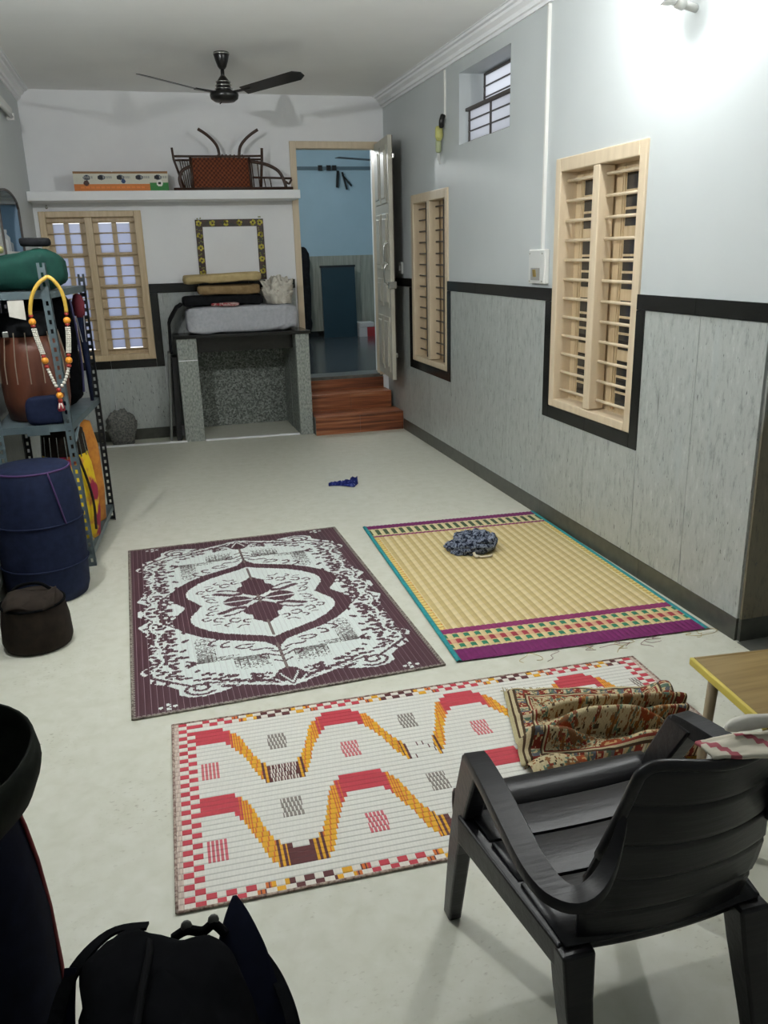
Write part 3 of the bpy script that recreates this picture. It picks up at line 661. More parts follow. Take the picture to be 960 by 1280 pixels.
# ================================================================== RIGHT WALL FITTINGS
MB().bar((RX_-.008, 4.575, 1.595), (RX_-.008, 4.575, 2.85), .022, .014).build('cable_conduit', M_plastic)
tag(bpy.data.objects['cable_conduit'], 'long white cable conduit running from the cornice down to the switch box', 'conduit')
tag(MB().bar((RX_-.006, 6.242, 2.53), (RX_-.006, 6.242, 2.85), .016, .010).build('cable_conduit', M_plastic), 'short white cable conduit below the cornice near the high window', 'conduit')
t = thing('switch_box', (RX_, 4.605, 1.405), 'white switch box with brass sockets at the foot of the conduit', 'switch')
box(RX_-.03, RX_, 4.50, 4.715, 1.405, 1.598).build('box_body', M_plastic, t, bevel=.006)
pl_ = box(RX_-.034, RX_-.03, 4.51, 4.705, 1.412, 1.592).build('cover_plate', mat('switch_plate', (206, 208, 206), .4), t, bevel=.002)
box(RX_-.037, RX_-.034, 4.555, 4.67, 1.425, 1.495).build('socket_panel', mat('socket_grey', (150, 150, 146), .4), pl_)
for k in range(2): MB().bar((RX_-.039, 4.60+.022*k, 1.445), (RX_-.039, 4.61+.022*k, 1.485), .009, .004).build('brass_pin', mat('brass', (190, 160, 70), .3, .5, 1), pl_)
for y_, z_ in ((4.525, 1.575), (4.69, 1.575), (4.525, 1.42), (4.69, 1.42)): MB().ball((RX_-.034, y_, z_), .005, 8).build('screw', M_chrome, pl_, smooth=True)
t = thing('wall_switch', (RX_, 7.42, 1.42), 'small white switch on the right wall just behind the open door', 'switch')
box(RX_-.02, RX_, 7.37, 7.46, 1.42, 1.52).build('plate', M_plastic, t, bevel=.004)
box(RX_-.028, RX_-.02, 7.40, 7.43, 1.45, 1.49).build('toggle', M_plastic, t, bevel=.002)
t = thing('bulb_holder', (RX_, 6.29, 2.33), 'black and yellow bulb holder with loose wires hanging from the short conduit', 'bulb holder')
MB().tube(spline([(RX_-.02, 6.242, 2.55), (RX_-.035, 6.235, 2.51), (RX_-.03, 6.25, 2.47)], 4), [.02]*8+[.016], 10).build('black_cap', M_blackmetal, t, smooth=True)
MB().lathe([(.018, .07), (.028, .06), (.030, .0), (.018, -.03)], (RX_-.036, 6.29, 2.415), 12).build('yellow_body', mat('faded_yellow', (186, 184, 110), .5), t, smooth=True)
MB().lathe([(.015, .03), (.022, .02), (.022, -.05), (.012, -.06)], (RX_-.034, 6.31, 2.365), 10).build('pale_collar', mat('pale_green_plastic', (170, 178, 140), .5), t, smooth=True)
for k in range(3): MB().tube(spline([(RX_-.025, 6.31+.015*k, 2.32), (RX_-.02, 6.32+.02*k, 2.27), (RX_-.012, 6.33+.02*(k-1), 2.23)], 3), .003, 5).build('wire', M_plastic, t)
t = thing('tube_light', (LX, 6.85, 2.60), 'white tube light fitting high on the left wall', 'light')
box(LX, LX+.04, 6.3, 7.13, 2.64, 2.685).build('batten', M_plastic, t, bevel=.004)
MB().tube([(LX+.035, 6.33, 2.625), (LX+.035, 7.10, 2.625)], .013, 10).build('glass_tube', M_plastic, t, smooth=True)
for y_ in (6.315, 7.115): box(LX, LX+.05, y_-.012, y_+.012, 2.605, 2.65).build('end_holder', M_plastic, t)
# bottles in the arched recess
for k, (y_, c_, h_, lb) in enumerate(((6.55, (60, 84, 170), .10, 'small blue capped bottle on the shelf of the arched recess'), (6.68, (210, 214, 220), .13, 'taller white bottle on the shelf of the arched recess'), (6.80, (150, 160, 170), .08, 'short grey jar on the shelf of the arched recess'))):
    t = thing('bottle', (LX-.08, y_, 1.68), lb, 'bottle')
    MB().lathe([(.03, 0), (.033, .01), (.033, h_*.75), (.014, h_*.92), (.014, h_)], (LX-.08, y_, 1.68), 14).build('body', mat('bottle_white_%d' % k, c_ if k else (225, 228, 232), .3), t, smooth=True)
    MB().lathe([(.017, 0), (.017, .022)], (LX-.08, y_, 1.68+h_), 12).build('cap', mat('bottle_cap_%d' % k, c_, .4), t, smooth=True)

# ================================================================== FAR ROOM CONTENTS
t = thing('teal_panel', (2.70, 11.9, FZ), 'dark teal board standing against the marble wall of the far room', 'board')
MB().box(2.44, 2.93, 11.93, 11.97, FZ, 1.44, RX(radians(-2)), (2.7, 11.95, FZ)).build('board', mat('teal_board', (28, 52, 62), .35), t)
MB().box(2.43, 2.94, 11.925, 11.985, 1.425, 1.455, RX(radians(-2)), (2.7, 11.95, FZ)).build('top_edge', mat('black_edge', (18, 22, 26), .4), t)
t = thing('cardboard_box', (3.10, 11.95, FZ), 'red box on the floor right of the dark teal board', 'box')
box(3.06, 3.22, 11.85, 12.1, FZ, FZ+.13).build('red_body', mat('red_card', (150, 44, 48), .6), t)
box(2.945, 3.06, 11.85, 12.1, FZ, FZ+.13).build('white_end', mat('white_card', (188, 186, 184), .6), t)
tag(box(2.95, 3.17, 11.86, 12.1, FZ+.132, FZ+.20).build('white_parcel', mat('white_card', (188, 186, 184), .6), bevel=.01), 'flat white parcel lying on top of the red box', 'parcel')
t = thing('wall_rail', (2.75, FBY, 2.74), 'dark rail with hooks fixed across the blue far wall', 'rail')
box(1.4, 4.2, FBY-.05, FBY, 2.735, 2.775).build('rail_bar', mat('rail_grey', (84, 104, 114), .5), t)
for x_ in (2.50, 2.62, 2.70): box(x_, x_+.06, FBY-.07, FBY-.05, 2.72, 2.79).build('rail_clip', M_blackmetal, t)
t = thing('hanging_tools', (2.84, FBY-.06, 2.45), 'black tools hanging from the rail on the blue wall', 'tools')
for x0_, x1_, z0_, z1_ in ((2.78, 2.76, 2.72, 2.50), (2.84, 2.90, 2.70, 2.47), (2.84, 2.97, 2.66, 2.52)): MB().bar((x0_, FBY-.07, z0_), (x1_, FBY-.07, z1_), .035, .02).build('tool', M_blackmetal, t)
t = thing('ceiling_fan_far', (3.30, 11.2, 3.15), 'white-motored ceiling fan seen through the top of the doorway', 'fan'); t.name = 'white_fan'; WL['white_fan'] = WL.get('ceiling_fan_far')
fx, fy, fz = 3.13, 11.3, 2.80
MB().tube([(fx, fy, 3.15), (fx, fy, 2.88)], .014, 8).build('down_rod', M_plastic, t, smooth=True)
MB().lathe([(.03, .10), (.07, .08), (.10, .03), (.10, -.02), (.05, -.05)], (fx, fy, fz), 18).build('motor', mat('fan_cream', (190, 190, 180), .4), t, smooth=True)
for a in (190, 310, 70):
    R = RZ(radians(a)); c = Vector((fx, fy, fz-.03)); MB().bar(c+R @ Vector((.08, 0, 0)), c+R @ Vector((.58, 0, .02)), .12, .008).build('blade', mat('fan_dark_blade', (52, 58, 62), .4), t)
t = thing('dark_coat', (2.24, 12.0, FZ), 'dark coat hanging at the left edge of the doorway in the far room', 'coat')
mb = lump_box(2.05, 2.27, 11.85, 12.05, FZ+.02, 1.72, 20, 20, .03, 5, .5, 2); mb.build('coat_body', M_blackcl, t, smooth=True)
MB().tube(spline([(2.16, 11.95, 1.70), (2.16, 11.95, 1.78), (2.16, 12.15, 1.80)], 3), .01, 6).build('hook', M_blackmetal, t)

# ================================================================== FLOOR MATS (woven, one colour per weave cell)
import numpy as np
def quad(tl, tr, br, bl):
    tl, tr, br, bl = map(Vector, (tl, tr, br, bl))
    return lambda u, v: tl*(1-u)*(1-v)+tr*u*(1-v)+br*u*v+bl*(1-u)*v
def weave_mesh(P, us, vs, zfn, colfn):
    mb = MB(); nu, nv = len(us), len(vs)
    for j, v in enumerate(vs):
        for i, u in enumerate(us):
            p = P(u, v); mb.v.append((p.x, p.y, zfn(i, j)))
    for j in range(nv-1):
        for i in range(nu-1):
            mb.f.append((j*nu+i, j*nu+i+1, (j+1)*nu+i+1, (j+1)*nu+i)); mb.c.append(colfn(i, j))
    return mb
M_weave = attrmat('woven_plastic', .5, .3)
M_straw = attrmat('woven_straw', .7, .25, .25)

# ---- brown and pale ornamental mat
HA, HB, na, nb = .608, .945, 104, 150
ga, gb = np.meshgrid((np.arange(na)+.5)/na*HA, (np.arange(nb)+.5)/nb*HB)
Q = np.zeros(ga.shape, int)        # 0 brown, 1 pale, 2.. greys
def inpoly(pts):
    r = np.zeros(ga.shape, bool); k = len(pts)
    for i in range(k):
        (x1, y1), (x2, y2) = pts[i], pts[(i+1) % k]
        c = ((y1 > gb) != (y2 > gb)) & (ga < (x2-x1)*(gb-y1)/((y2-y1) or 1e-9)+x1); r ^= c
    return r
def stroke(pts, w, val, sm=4):
    pts = [(p.x, p.y) for p in spline([(a, b, 0) for a, b in pts], sm)] if len(pts) > 2 and sm else pts
    for (x1, y1), (x2, y2) in zip(pts, pts[1:]):
        dx, dy = x2-x1, y2-y1; t = np.clip(((ga-x1)*dx+(gb-y1)*dy)/(dx*dx+dy*dy+1e-9), 0, 1)
        Q[np.hypot(ga-x1-t*dx, gb-y1-t*dy) < w/2] = val
rnd = random.Random(7)
field = [(0, 0), (0, .775), (.05, .745), (.10, .785), (.15, .775), (.19, .745), (.25, .725), (.31, .70), (.355, .64), (.385, .56), (.40, .45), (.395, .30), (.415, .20), (.44, .165), (.415, .12), (.44, .06), (.43, 0)]
# scroll border: a pale zone full of brown leaves, edged by pale vines
outer = [(0, .895), (.06, .885), (.13, .868), (.22, .835), (.28, .855), (.34, .868), (.40, .858), (.435, .825), (.43, .785), (.47, .742), (.535, .70), (.552, .65), (.575, .60), (.548, .555), (.52, .52), (.545, .47), (.515, .42), (.545, .36), (.525, .30), (.545, .25), (.555, .20), (.575, .15), (.545, .115), (.54, .07), (.572, .03), (.572, 0), (0, 0)]
Q[inpoly(outer)] = 1
for row, b in enumerate(np.arange(.012, .74, .031)):
    for col, a in enumerate((.432, .466, .500, .534)):
        aa, bb_ = a+rnd.uniform(-.009, .009)+(.010 if row % 2 else -.006), b+rnd.uniform(-.006, .006)
        if rnd.random() < .10: continue
        an = rnd.uniform(-.9, .9)+(1.2 if col % 2 else -.3); L2 = rnd.uniform(.006, .013)
        stroke([(aa-L2*cos(an), bb_-L2*sin(an)), (aa+L2*cos(an), bb_+L2*sin(an))], rnd.choice((.018, .021, .024)), 0, 0)
for k, a in enumerate(np.arange(.02, .33, .033)):
    y0 = interp(a, [(0, .80), (.08, .83), (.16, .81), (.24, .775), (.33, .73)])[0]
    for q in range(2):
        an = rnd.uniform(-.4, .4)-.3; x, y = a+rnd.uniform(-.005, .005), y0+.034*q+rnd.uniform(-.004, .004)
        stroke([(x-.011*cos(an), y-.011*sin(an)), (x+.011*cos(an), y+.011*sin(an))], rnd.choice((.019, .023)), 0, 0)
for k in range(7): stroke([(.37+.028*k, .785-.022*k), (.395+.028*k, .765-.022*k)], .013, 0, 0); stroke([(.35+.03*k, .735-.028*k), (.37+.03*k, .73-.028*k)], .014, 0, 0)
stroke([(.03, .872), (.10, .856), (.17, .83), (.25, .80), (.31, .782)], .010, 1); stroke([(.06, .885), (.14, .865), (.21, .838), (.27, .815)], .012, 0)
stroke([(.30, .835), (.335, .85), (.385, .84), (.408, .805), (.39, .775), (.345, .772), (.318, .795), (.335, .818), (.368, .812), (.372, .795)], .013, 0)
stroke([(.545, 0), (.53, .05), (.50, .10), (.52, .15), (.515, .21), (.49, .27), (.505, .34), (.485, .41), (.495, .47), (.48, .53), (.515, .59), (.52, .64), (.47, .69), (.42, .73)], .010, 1)
Q[inpoly(field)] = 1
for k in range(46):      # brown leaf specks biting into the field edge
    i = rnd.randrange(2, len(field)-1); (x1, y1), (x2, y2) = field[i], field[i+1] if i+1 < len(field) else field[i]; t = rnd.random()
    x, y = x1+(x2-x1)*t+rnd.uniform(-.018, .022), y1+(y2-y1)*t+rnd.uniform(-.02, .02)
    stroke([(x, y), (x+rnd.uniform(-.02, .026), y+rnd.uniform(-.014, .014))], rnd.choice((.011, .016, .02)), 0, 0)
# stepped hatching in the corners of the field
def hatch(x0, x1, y0, y1, d0, d1, hor=False):
    m = (ga > x0) & (ga < x1) & (gb > y0) & (gb < y1); t = ((gb-y0)/(y1-y0) if not hor else (ga-x0)/(x1-x0)); d = d0+(d1-d0)*t
    k = ((np.arange(nb)[:, None] % 2 == 0) | (np.arange(na)[None, :] % 3 == 0)) & (np.random.RandomState(int(x0*1000+y0*77)).rand(*ga.shape) < d)
    Q[m & (k | (d > .8))] = 2
    Q[m & ~k & (np.random.RandomState(5).rand(*ga.shape) < d*.7)] = 3
hatch(.265, .345, .36, .57, .15, .75); hatch(.17, .345, .56, .60, .35, 1.0, True); hatch(.05, .20, .60, .71, .9, .1); hatch(.06, .19, .595, .615, .6, 1, True)
# medallion
Q[inpoly([(0, 0), (0, .575), (.018, .53), (.05, .485), (.12, .452), (.22, .408), (.31, .345), (.38, .27), (.418, .19), (.42, .14), (.40, .08), (.352, 0)])] = 0
Q[inpoly([(0, 0), (0, .45), (.04, .422), (.12, .385), (.20, .345), (.27, .29), (.325, .22), (.342, .16), (.332, .105), (.30, .05), (.276, 0)])] = 1
# flower
Q[inpoly([(0, .025), (.055, .07), (.098, .125), (.085, .165), (.058, .185), (.062, .235), (.03, .262), (0, .30)])] = 0
Q[inpoly([(.022, .005), (.06, .045), (.115, .066), (.155, .04), (.18, .005)])] = 0
stroke([(.085, .085), (.125, .082), (.165, .105), (.20, .12)], .03, 0); stroke([(.10, .125), (.14, .15), (.185, .155)], .014, 0)
stroke([(.0, .0), (.035, .035)], .012, 1, 0); stroke([(.0, .022), (.022, 0)], .014, 0, 0)
for pts in ([(.20, .02), (.235, .028), (.25, .055), (.225, .066), (.21, .048)], [(.21, .085), (.245, .09), (.262, .115), (.235, .125)], [(.19, .185), (.225, .17), (.235, .20), (.205, .215)],
            [(.12, .205), (.155, .195), (.165, .225), (.135, .24), (.12, .225)], [(.075, .23), (.10, .225), (.105, .25), (.08, .262)], [(.26, .15), (.285, .16), (.275, .185), (.25, .175)], [(.17, .245), (.195, .255), (.18, .275)], [(.215, .235), (.24, .235)], [(.09, .285), (.12, .28), (.14, .30)]):
    stroke(pts, .0095, 0)
# ornaments outside the medallion
for pts in ([(.24, .395), (.27, .41), (.285, .44), (.255, .45)], [(.20, .435), (.225, .445), (.235, .475), (.205, .48)], [(.10, .49), (.15, .482), (.175, .50), (.14, .52), (.11, .51)], [(.03, .56), (.06, .545), (.10, .55), (.12, .535)], [(.03, .625), (.06, .60), (.09, .61), (.07, .64)]):
    stroke(pts, .011, 0)
stroke([(0, .55), (0, .92)], .014, 0, 0)
for y in (.60, .64, .69): stroke([(0, y), (.035, y-.022)], .010, 0, 0)
Q[inpoly([(0, .74), (.035, .76), (.06, .80), (.055, .845), (.02, .86), (0, .90)])] = 0
stroke([(0, .87), (.025, .82), (.035, .79)], .008, 1, 0); stroke([(0, .895), (.04, .862), (.06, .83)], .008, 1, 0)
stroke([(.085, .80), (.12, .79), (.14, .81), (.115, .825)], .011, 0)
for dx, dy in ((0, 0), (-.026, 0), (.026, 0), (0, -.017), (0, .017)): stroke([(.478+dx, .902+dy), (.479+dx, .902+dy)], .018, 1, 0)
stroke([(.477, .902), (.479, .902)], .012, 0, 0)
cols = [lin((76, 48, 56)), lin((214, 222, 218)), lin((92, 86, 84)), lin((160, 164, 160))]
us, mapu = [0.0], []
nr = 52; rw = 1/nr
for k in range(nr):
    for q in range(4): us.append(k*rw+rw*.92*(q+1)/4); mapu.append((k*4+q, False))
    us.append((k+1)*rw); mapu.append((k*4+3, True))
NV = 300; vs = [j/NV for j in range(NV+1)]
P1 = quad((-.245, 4.697, 0), (.968, 4.711, 0), (1.011, 2.831, 0), (-.206, 2.797, 0))
def rugcol(i, j):
    c, line = mapu[i]; u = c-104
    a = u if u >= 0 else -u-1; v = j-150; b = v if v >= 0 else -v-1
    if a >= 102 or b >= 148: col = lin((140, 134, 126)) if (a+b) % 3 else lin((80, 60, 60))
    else: col = cols[Q[b, min(a, na-1)]]
    k = .93+.12*((c*7919+j*104729) % 17)/17
    col = tuple(x*k for x in col)
    if a < 1 and Q[b, 5] == 1 and b < 120: col = lin((110, 98, 92))
    if line: col = tuple(x*.55+y*.45 for x, y in zip(col, lin((168, 150, 158))))
    return col
t = thing('ornamental_mat', (.38, 3.76, 0), 'dark brown and pale plastic mat with a scrolled medallion pattern', 'mat')
def ribz(i, j): return .0055+(.0012*sin(i % 5/5*pi) if i % 5 else 0)
weave_mesh(P1, us, vs, ribz, rugcol).build('woven_sheet', M_weave, t)
M_edge = nmat('mat_edge_tape', [(.4, (86, 74, 66)), (.6, (150, 142, 130))], nscale=90, rough=.7)
def edge_tape(P, t, m, r=.005, names='edge_binding'):
    for a, b in (((0, 0), (1, 0)), ((1, 0), (1, 1)), ((1, 1), (0, 1)), ((0, 1), (0, 0))):
        p = [P(a[0]+(b[0]-a[0])*k/8, a[1]+(b[1]-a[1])*k/8)+Vector((0, 0, .0045)) for k in range(9)]
        MB().tube(p, r, 6, flat=.8).build(names, m, t, smooth=True)
edge_tape(P1, t, M_edge)

# ---- straw mat with purple bands
t = thing('straw_mat', (1.66, 3.72, 0), 'straw mat with teal side bindings and purple striped ends, by the right wall', 'mat')
P2 = quad((1.139, 4.647, 0), (2.232, 4.580, 0), (2.205, 2.776, 0), (1.072, 2.836, 0))
NU2, NV2 = 135, 230
pur = (112, 36, 92); pur2 = (132, 46, 96)
def strawcol(i, j):
    u = (i+.5)/NU2; d = (j+.5)/NV2*1.81; e = 1.81-d
    k = .94+.12*(((i*7919+j*613) % 29)/29)
    rib = (i//3) % 2
    straw = (212, 196, 152) if rib else (188, 168, 116)
    band = (i//3) % 2
    if d < .065: c = pur
    elif d < .185: c = ((206, 196, 152) if band else ((66, 84, 58) if .078 < d < .172 else (200, 186, 140)))
    elif d < .215: c = pur2
    elif e < .105: c = pur
    elif e < .255:
        if band: c = (206, 190, 140)
        elif .118 < e < .150 or .210 < e < .242: c = (44, 118, 88)
        elif .160 < e < .200: c = (156, 56, 66)
        else: c = (200, 180, 130)
        if band and .160 < e < .200: c = (206, 160, 128)
    elif e < .30: c = pur2
    else:
        c = straw
        if u < .035 or u > .965: c = (214, 190, 120) if j % 4 else (170, 140, 70)
        if i == 4 and j % 5 == 0: c = (200, 120, 60)
    return tuple(x*k for x in lin(c))
def strawz(i, j): return .006+.0022*abs(sin(i*pi/3))
weave_mesh(P2, [i/NU2 for i in range(NU2+1)], [j/NV2 for j in range(NV2+1)], strawz, strawcol).build('woven_sheet', M_straw, t)
M_teal = nmat('teal_tape', [(.4, (20, 128, 134)), (.6, (30, 146, 150))], nscale=60, rough=.6)
for uu in (0, 1):
    mb = MB(); du = .022*(1 if uu == 0 else -1)
    mb.grid(lambda u, v: P2(uu+du*(u-.35), v)+Vector((0, 0, .004+.008*sin(pi*min(1, max(0, u*.8+.1))))), 4, 40)
    mb.build('side_binding', M_teal, t, smooth=True, solid=.002)
random.seed(11)
M_thread = mat('loose_thread', (150, 120, 120), .9); M_thread2 = mat('straw_fibre', (196, 176, 120), .9)
for k in range(16):
    u = random.uniform(.1, .97); p = P2(u, .998); q = [p+Vector((0, 0, .004))]
    for i in range(4): q.append(q[-1]+Vector((random.uniform(-.05, .05), random.uniform(-.03, .004), 0))); q[-1].z = .002
    MB().tube(spline(q, 4), .0011, 4).build('loose_thread', M_thread if k % 2 else M_thread2, t)

# ---- pale mat with red and orange waves
t = thing('wave_mat', (.85, 2.24, 0), 'pale plastic mat with red and orange waves and a checked border', 'mat')
P3 = quad((-.067, 2.712, 0), (1.757, 2.653, 0), (1.727, 1.738, 0), (-.088, 1.795, 0))
LW3, LH3, NU3, nr3 = 1.824, .917, 456, 40
us3 = [i/NU3 for i in range(NU3+1)]; vs3 = []; mapv = []
for k in range(nr3):
    vs3 += [k/nr3, (k+.84)/nr3]; mapv += [(k, False), (k, True)]
vs3.append(1.0)
pale = (220, 219, 211); redc = (190, 62, 74); yel = (222, 164, 40); orn = (206, 108, 48); drk = (92, 46, 48); gry = (132, 124, 116); wht = (222, 216, 206)
wave1 = [(0, .078, .160), (.055, .080, .165), (.075, .098, .190), (.10, .122, .235), (.118, .160, .275), (.132, .215, .325), (.15, .275, .385), (.17, .320, .425), (.19, .342, .442), (.235, .352, .442)]
wave2 = [(0, .452, .540), (.055, .456, .552), (.075, .475, .585), (.10, .505, .650), (.118, .550, .700), (.132, .610, .755), (.15, .670, .800), (.17, .715, .825), (.19, .740, .832), (.235, .750, .832)]
def wavecol(i, j):
    k, line = mapv[j]; x = (i+.5)*LW3/NU3; y = (k+.5)*LH3/nr3
    c = pale
    X2 = x; side = min(x, LW3-x)
    rnd_ = ((i*7919+k*3571) % 101)/101
    if side < .022: c = (190, 172, 160) if (k+i) % 3 else (206, 190, 176)
    elif side < .078:                      # checked side border
        cc = int((side-.022)/.028); half = int(y/.0229)
        c = redc if (half+cc) % 2 == 0 else wht
    elif y < .046 or y > LH3-.046:         # checked top and bottom borders
        ph = (x-.11) % .466; tone = redc if (ph < .10 or ph > .40) else (orn if (ph < .14 or ph > .365) else (yel if (ph < .185 or ph > .315) else drk))
        row = 0 if (y < .023 or y > LH3-.023) else 1
        on = (int(x/.026)+row) % 2 == 0
        c = tone if on else wht
        if on and tone in (orn, yel) and i % 2 and 0: c = wht
        if on and tone == orn: c = orn if i % 3 else drk
    else:
        xx = x-.115; n_ = round(xx/.466); dx = abs(xx-n_*.466)
        tr = int(math.floor(xx/.466))
        for w, nm in ((wave1, 1), (wave2, 2)):
            a, b = interp(dx, w); a = round(a/.0229)*.0229-.004; b = round(b/.0229)*.0229+.004
            if a < y < b:
                if dx < .06: c = redc
                elif dx < .085: c = redc if (i % 3) else orn
                elif dx < .11: c = orn if (i % 2) else yel
                elif dx < .165: c = yel if (i+k) % 5 else orn
                elif dx < .195: c = yel if (i % 4) < 2 else drk
                else: c = drk
                if dx < .075 and i % 3 == 0 and dx > .06: c = redc
                if nm == 1 and dx >= .165:
                    if tr == 0: c = (drk if rnd_ < .45 else ((150, 130, 120) if rnd_ < .6 else wht)) if dx > .19 else c
                    elif tr == 1: c = pale if dx > .185 and (rnd_ < .93) else c
        for q in range(-1, 5):
            for cx, y0, y1, cc in ((q*.466+.117, .285, .378, (200, 106, 110)), (q*.466+.117, .66, .757, (200, 96, 106)), (q*.466+.349, .165, .252, gry), (q*.466+.349, .537, .628, gry)):
                if abs(x-cx) < .031 and y0 < y < y1:
                    c = pale if (i+2*k) % 3 == 0 and (q != 0 or cc == gry) or (q == 0 and cc != gry and i % 3 == 0) else cc
    kk = .95+.08*rnd_
    col = tuple(v*kk for v in lin(c))
    if line: col = tuple(v*.80 for v in col)
    return col
def wz(i, j): return .0048+(.0012 if j % 2 else 0)
weave_mesh(P3, us3, vs3, wz, wavecol).build('woven_sheet', M_weave, t)
edge_tape(P3, t, nmat('pinkish_edge', [(.4, (120, 92, 84)), (.6, (186, 168, 154))], nscale=90, rough=.7))

# ================================================================== CLOTHS ON THE FLOOR
M_navyp = nmat('navy_print', [(.45, (30, 36, 92)), (.6, (44, 54, 120)), (.68, (120, 130, 170))], nscale=55, rough=.9, spec=.1)
mb = MB()
def hank(u, v):
    x = 1.135+.215*u; w = interp(u, [(0, .008), (.25, .03), (.55, .04), (.8, .075), (1, .03)])[0]
    return Vector((x, 5.655+.02*sin(u*7)+w*(v-.5)*2, .004+sin(pi*v)*(.02+.045*max(0, u-.35))*(1+.6*fbm((u*9, v*5, 2)))))
mb.grid(hank, 36, 14)
tag(mb.build('navy_scarf', M_navyp, smooth=True, solid=-.004), 'small crumpled navy printed scarf lying alone on the bare floor', 'scarf')
t = thing('cloth_bundle', (1.60, 4.05, .008), 'bundled dark blue and grey patterned cloth lying on the straw mat', 'cloth')
M_bund = nmat('blue_grey_print', [(.36, (24, 28, 40)), (.47, (52, 60, 78)), (.54, (140, 148, 164)), (.62, (70, 78, 98)), (.75, (30, 34, 48))], scale=(1, 1.3, 1), nscale=52, rough=.85, spec=.15)
mb = MB(); nu, nv = 48, 30; vs_ = []
for j in range(nv+1):
    ph = pi*.5*j/nv
    for i in range(nu):
        th = 2*pi*i/nu; d = Vector((cos(ph)*cos(th), cos(ph)*sin(th), sin(ph))); k = 1+.28*fbm(d*2.1+Vector((3, 5, 1)), 1, 3)-.22*abs(fbm(d*4.2+Vector((8, 1, 4)), 1, 2))
        vs_.append(Vector((1.60+d.x*.135*k, 4.06+d.y*.115*k, max(.0115, .0115+d.z*.105*k))))
mb.add(vs_, [(j*nu+i, j*nu+(i+1) % nu, (j+1)*nu+(i+1) % nu, (j+1)*nu+i) for j in range(nv) for i in range(nu)]+[tuple(range(nu-1, -1, -1))])
mb.build('folded_body', M_bund, t, smooth=True)
for k, (a0, a1, r_, z_) in enumerate(((-2.2, .6, .132, .02), (-1.9, .4, .140, .042), (-1.6, .2, .128, .066))):
    MB().tube([(1.60+cos(a0+(a1-a0)*i/12)*r_, 4.06+sin(a0+(a1-a0)*i/12)*r_*.86, max(.034, .008+z_+.01*sin(i))+.004) for i in range(13)], [.006+.016*sin(pi*min(1, max(.08, i/12))) for i in range(13)], 8).build('rolled_fold', M_bund, t, smooth=True)
M_cord = mat('cream_cord', (206, 196, 176), .8)
MB().tube(spline([(1.585, 3.96, .03), (1.580, 3.93, .022), (1.60, 3.905, .0165), (1.64, 3.895, .016), (1.67, 3.905, .016)], 4), .006, 7).build('drawstring', M_cord, t, smooth=True)
MB().tube(spline([(1.585, 3.955, .035), (1.575, 3.925, .024), (1.585, 3.895, .019)], 4), .008, 7).build('drawstring', M_cord, t, smooth=True)

# ---- heaped woven rug on the wave mat
t = thing('heaped_rug', (1.37, 2.28, .008), 'rumpled fringed floral rug heaped on the corner of the wave mat', 'rug')
PR = quad((1.138, 2.535, 0), (1.735, 2.350, 0), (1.585, 1.955, 0), (1.005, 2.080, 0))
NUR, NVR = 210, 150
def rugh(u, v):
    h = .028
    for c0, w, a, lo, hi, tilt in ((.43, .055, .062, .18, 1.05, -.05), (.66, .085, .085, .25, .75, .10), (.58, .05, .05, .6, 1.1, -.12), (.90, .10, .055, .55, 1.1, .0), (.80, .07, .06, -.1, .30, .05)):
        m = 1/(1+exp(-(u-lo)*16))*1/(1+exp((u-hi)*16)); h += 1.6*a*m*exp(-((v-c0-tilt*(u-.5))/(w*.72))**2)
    h += .05*exp(-((u-.93)/.08)**2-((v-.18)/.16)**2)+.010*fbm((u*5, v*5, 3), 1, 3)
    ed = min(u, 1-u, v, 1-v)/.05
    return .0105+h*min(1, max(.12, ed)) if ed < 1 else .0105+h
def rugP(u, v):
    p = P_ = PR(u, v); h = rugh(u, v); return Vector((p.x, p.y-.50*(h-.03)*(1 if v > .3 else 0), h))
def kelim(i, j):
    u, v = (i+.5)/NUR, (j+.5)/NVR; x, y = u*.62, v*.46
    du, dv = min(x, .62-x), min(y, .50-y)
    cream, red, grn, dark, blue = (188, 174, 140), (128, 58, 48), (92, 114, 100), (78, 62, 48), (98, 102, 110)
    e = min(du, dv)
    n1 = fbm((x*34, y*34, 1), 1, 3); n2 = fbm((x*85+7, y*85, 4), 1, 2)
    if e < .016: c = (178, 168, 132)
    elif e < .022: c = dark
    elif e < .03: c = cream
    elif e < .072:
        p = (x if dv < du else y); q = (p/.062) % 1
        c = red if q < .42 else ((186, 176, 150) if q < .55 else (grn if q < .8 else blue))
        m = abs(((e-.051)/.02)); 
        if m > .72: c = dark
        elif n2 > .18: c = (190, 170, 130)
    elif e < .078: c = cream
    elif e < .083: c = red
    else:
        c = (184, 170, 136)
        vine = abs(fbm((x*16, y*16, 7), 1, 2))
        if vine < .05: c = (118, 84, 58)
        elif vine < .17 and n2 > .0: c = red if n1 > 0 else (150, 104, 60)
        elif vine < .22 and n2 < -.22: c = grn
        elif n2 < -.36: c = dark
        elif n2 > .30: c = (132, 92, 60)
        for fx, fy in ((.22, .15), (.42, .30), (.50, .43), (.15, .33), (.30, .42)):
            rr = math.hypot(x-fx, (y-fy)*1.2)
            if rr < .034: c = (140, 70, 44) if rr > .022 or n2 > 0 else (180, 150, 104)
    k = .9+.2*(((i*131+j*37) % 23)/23); return tuple(q*k for q in lin(c))
MB().grid(rugP, NUR, NVR, kelim).build('pile', attrmat('rug_wool', .95, .05, .5), t, smooth=True, solid=.006)
M_fr = mat('rug_fringe', (168, 156, 122), .95, .05); random.seed(2)
fr = MB()
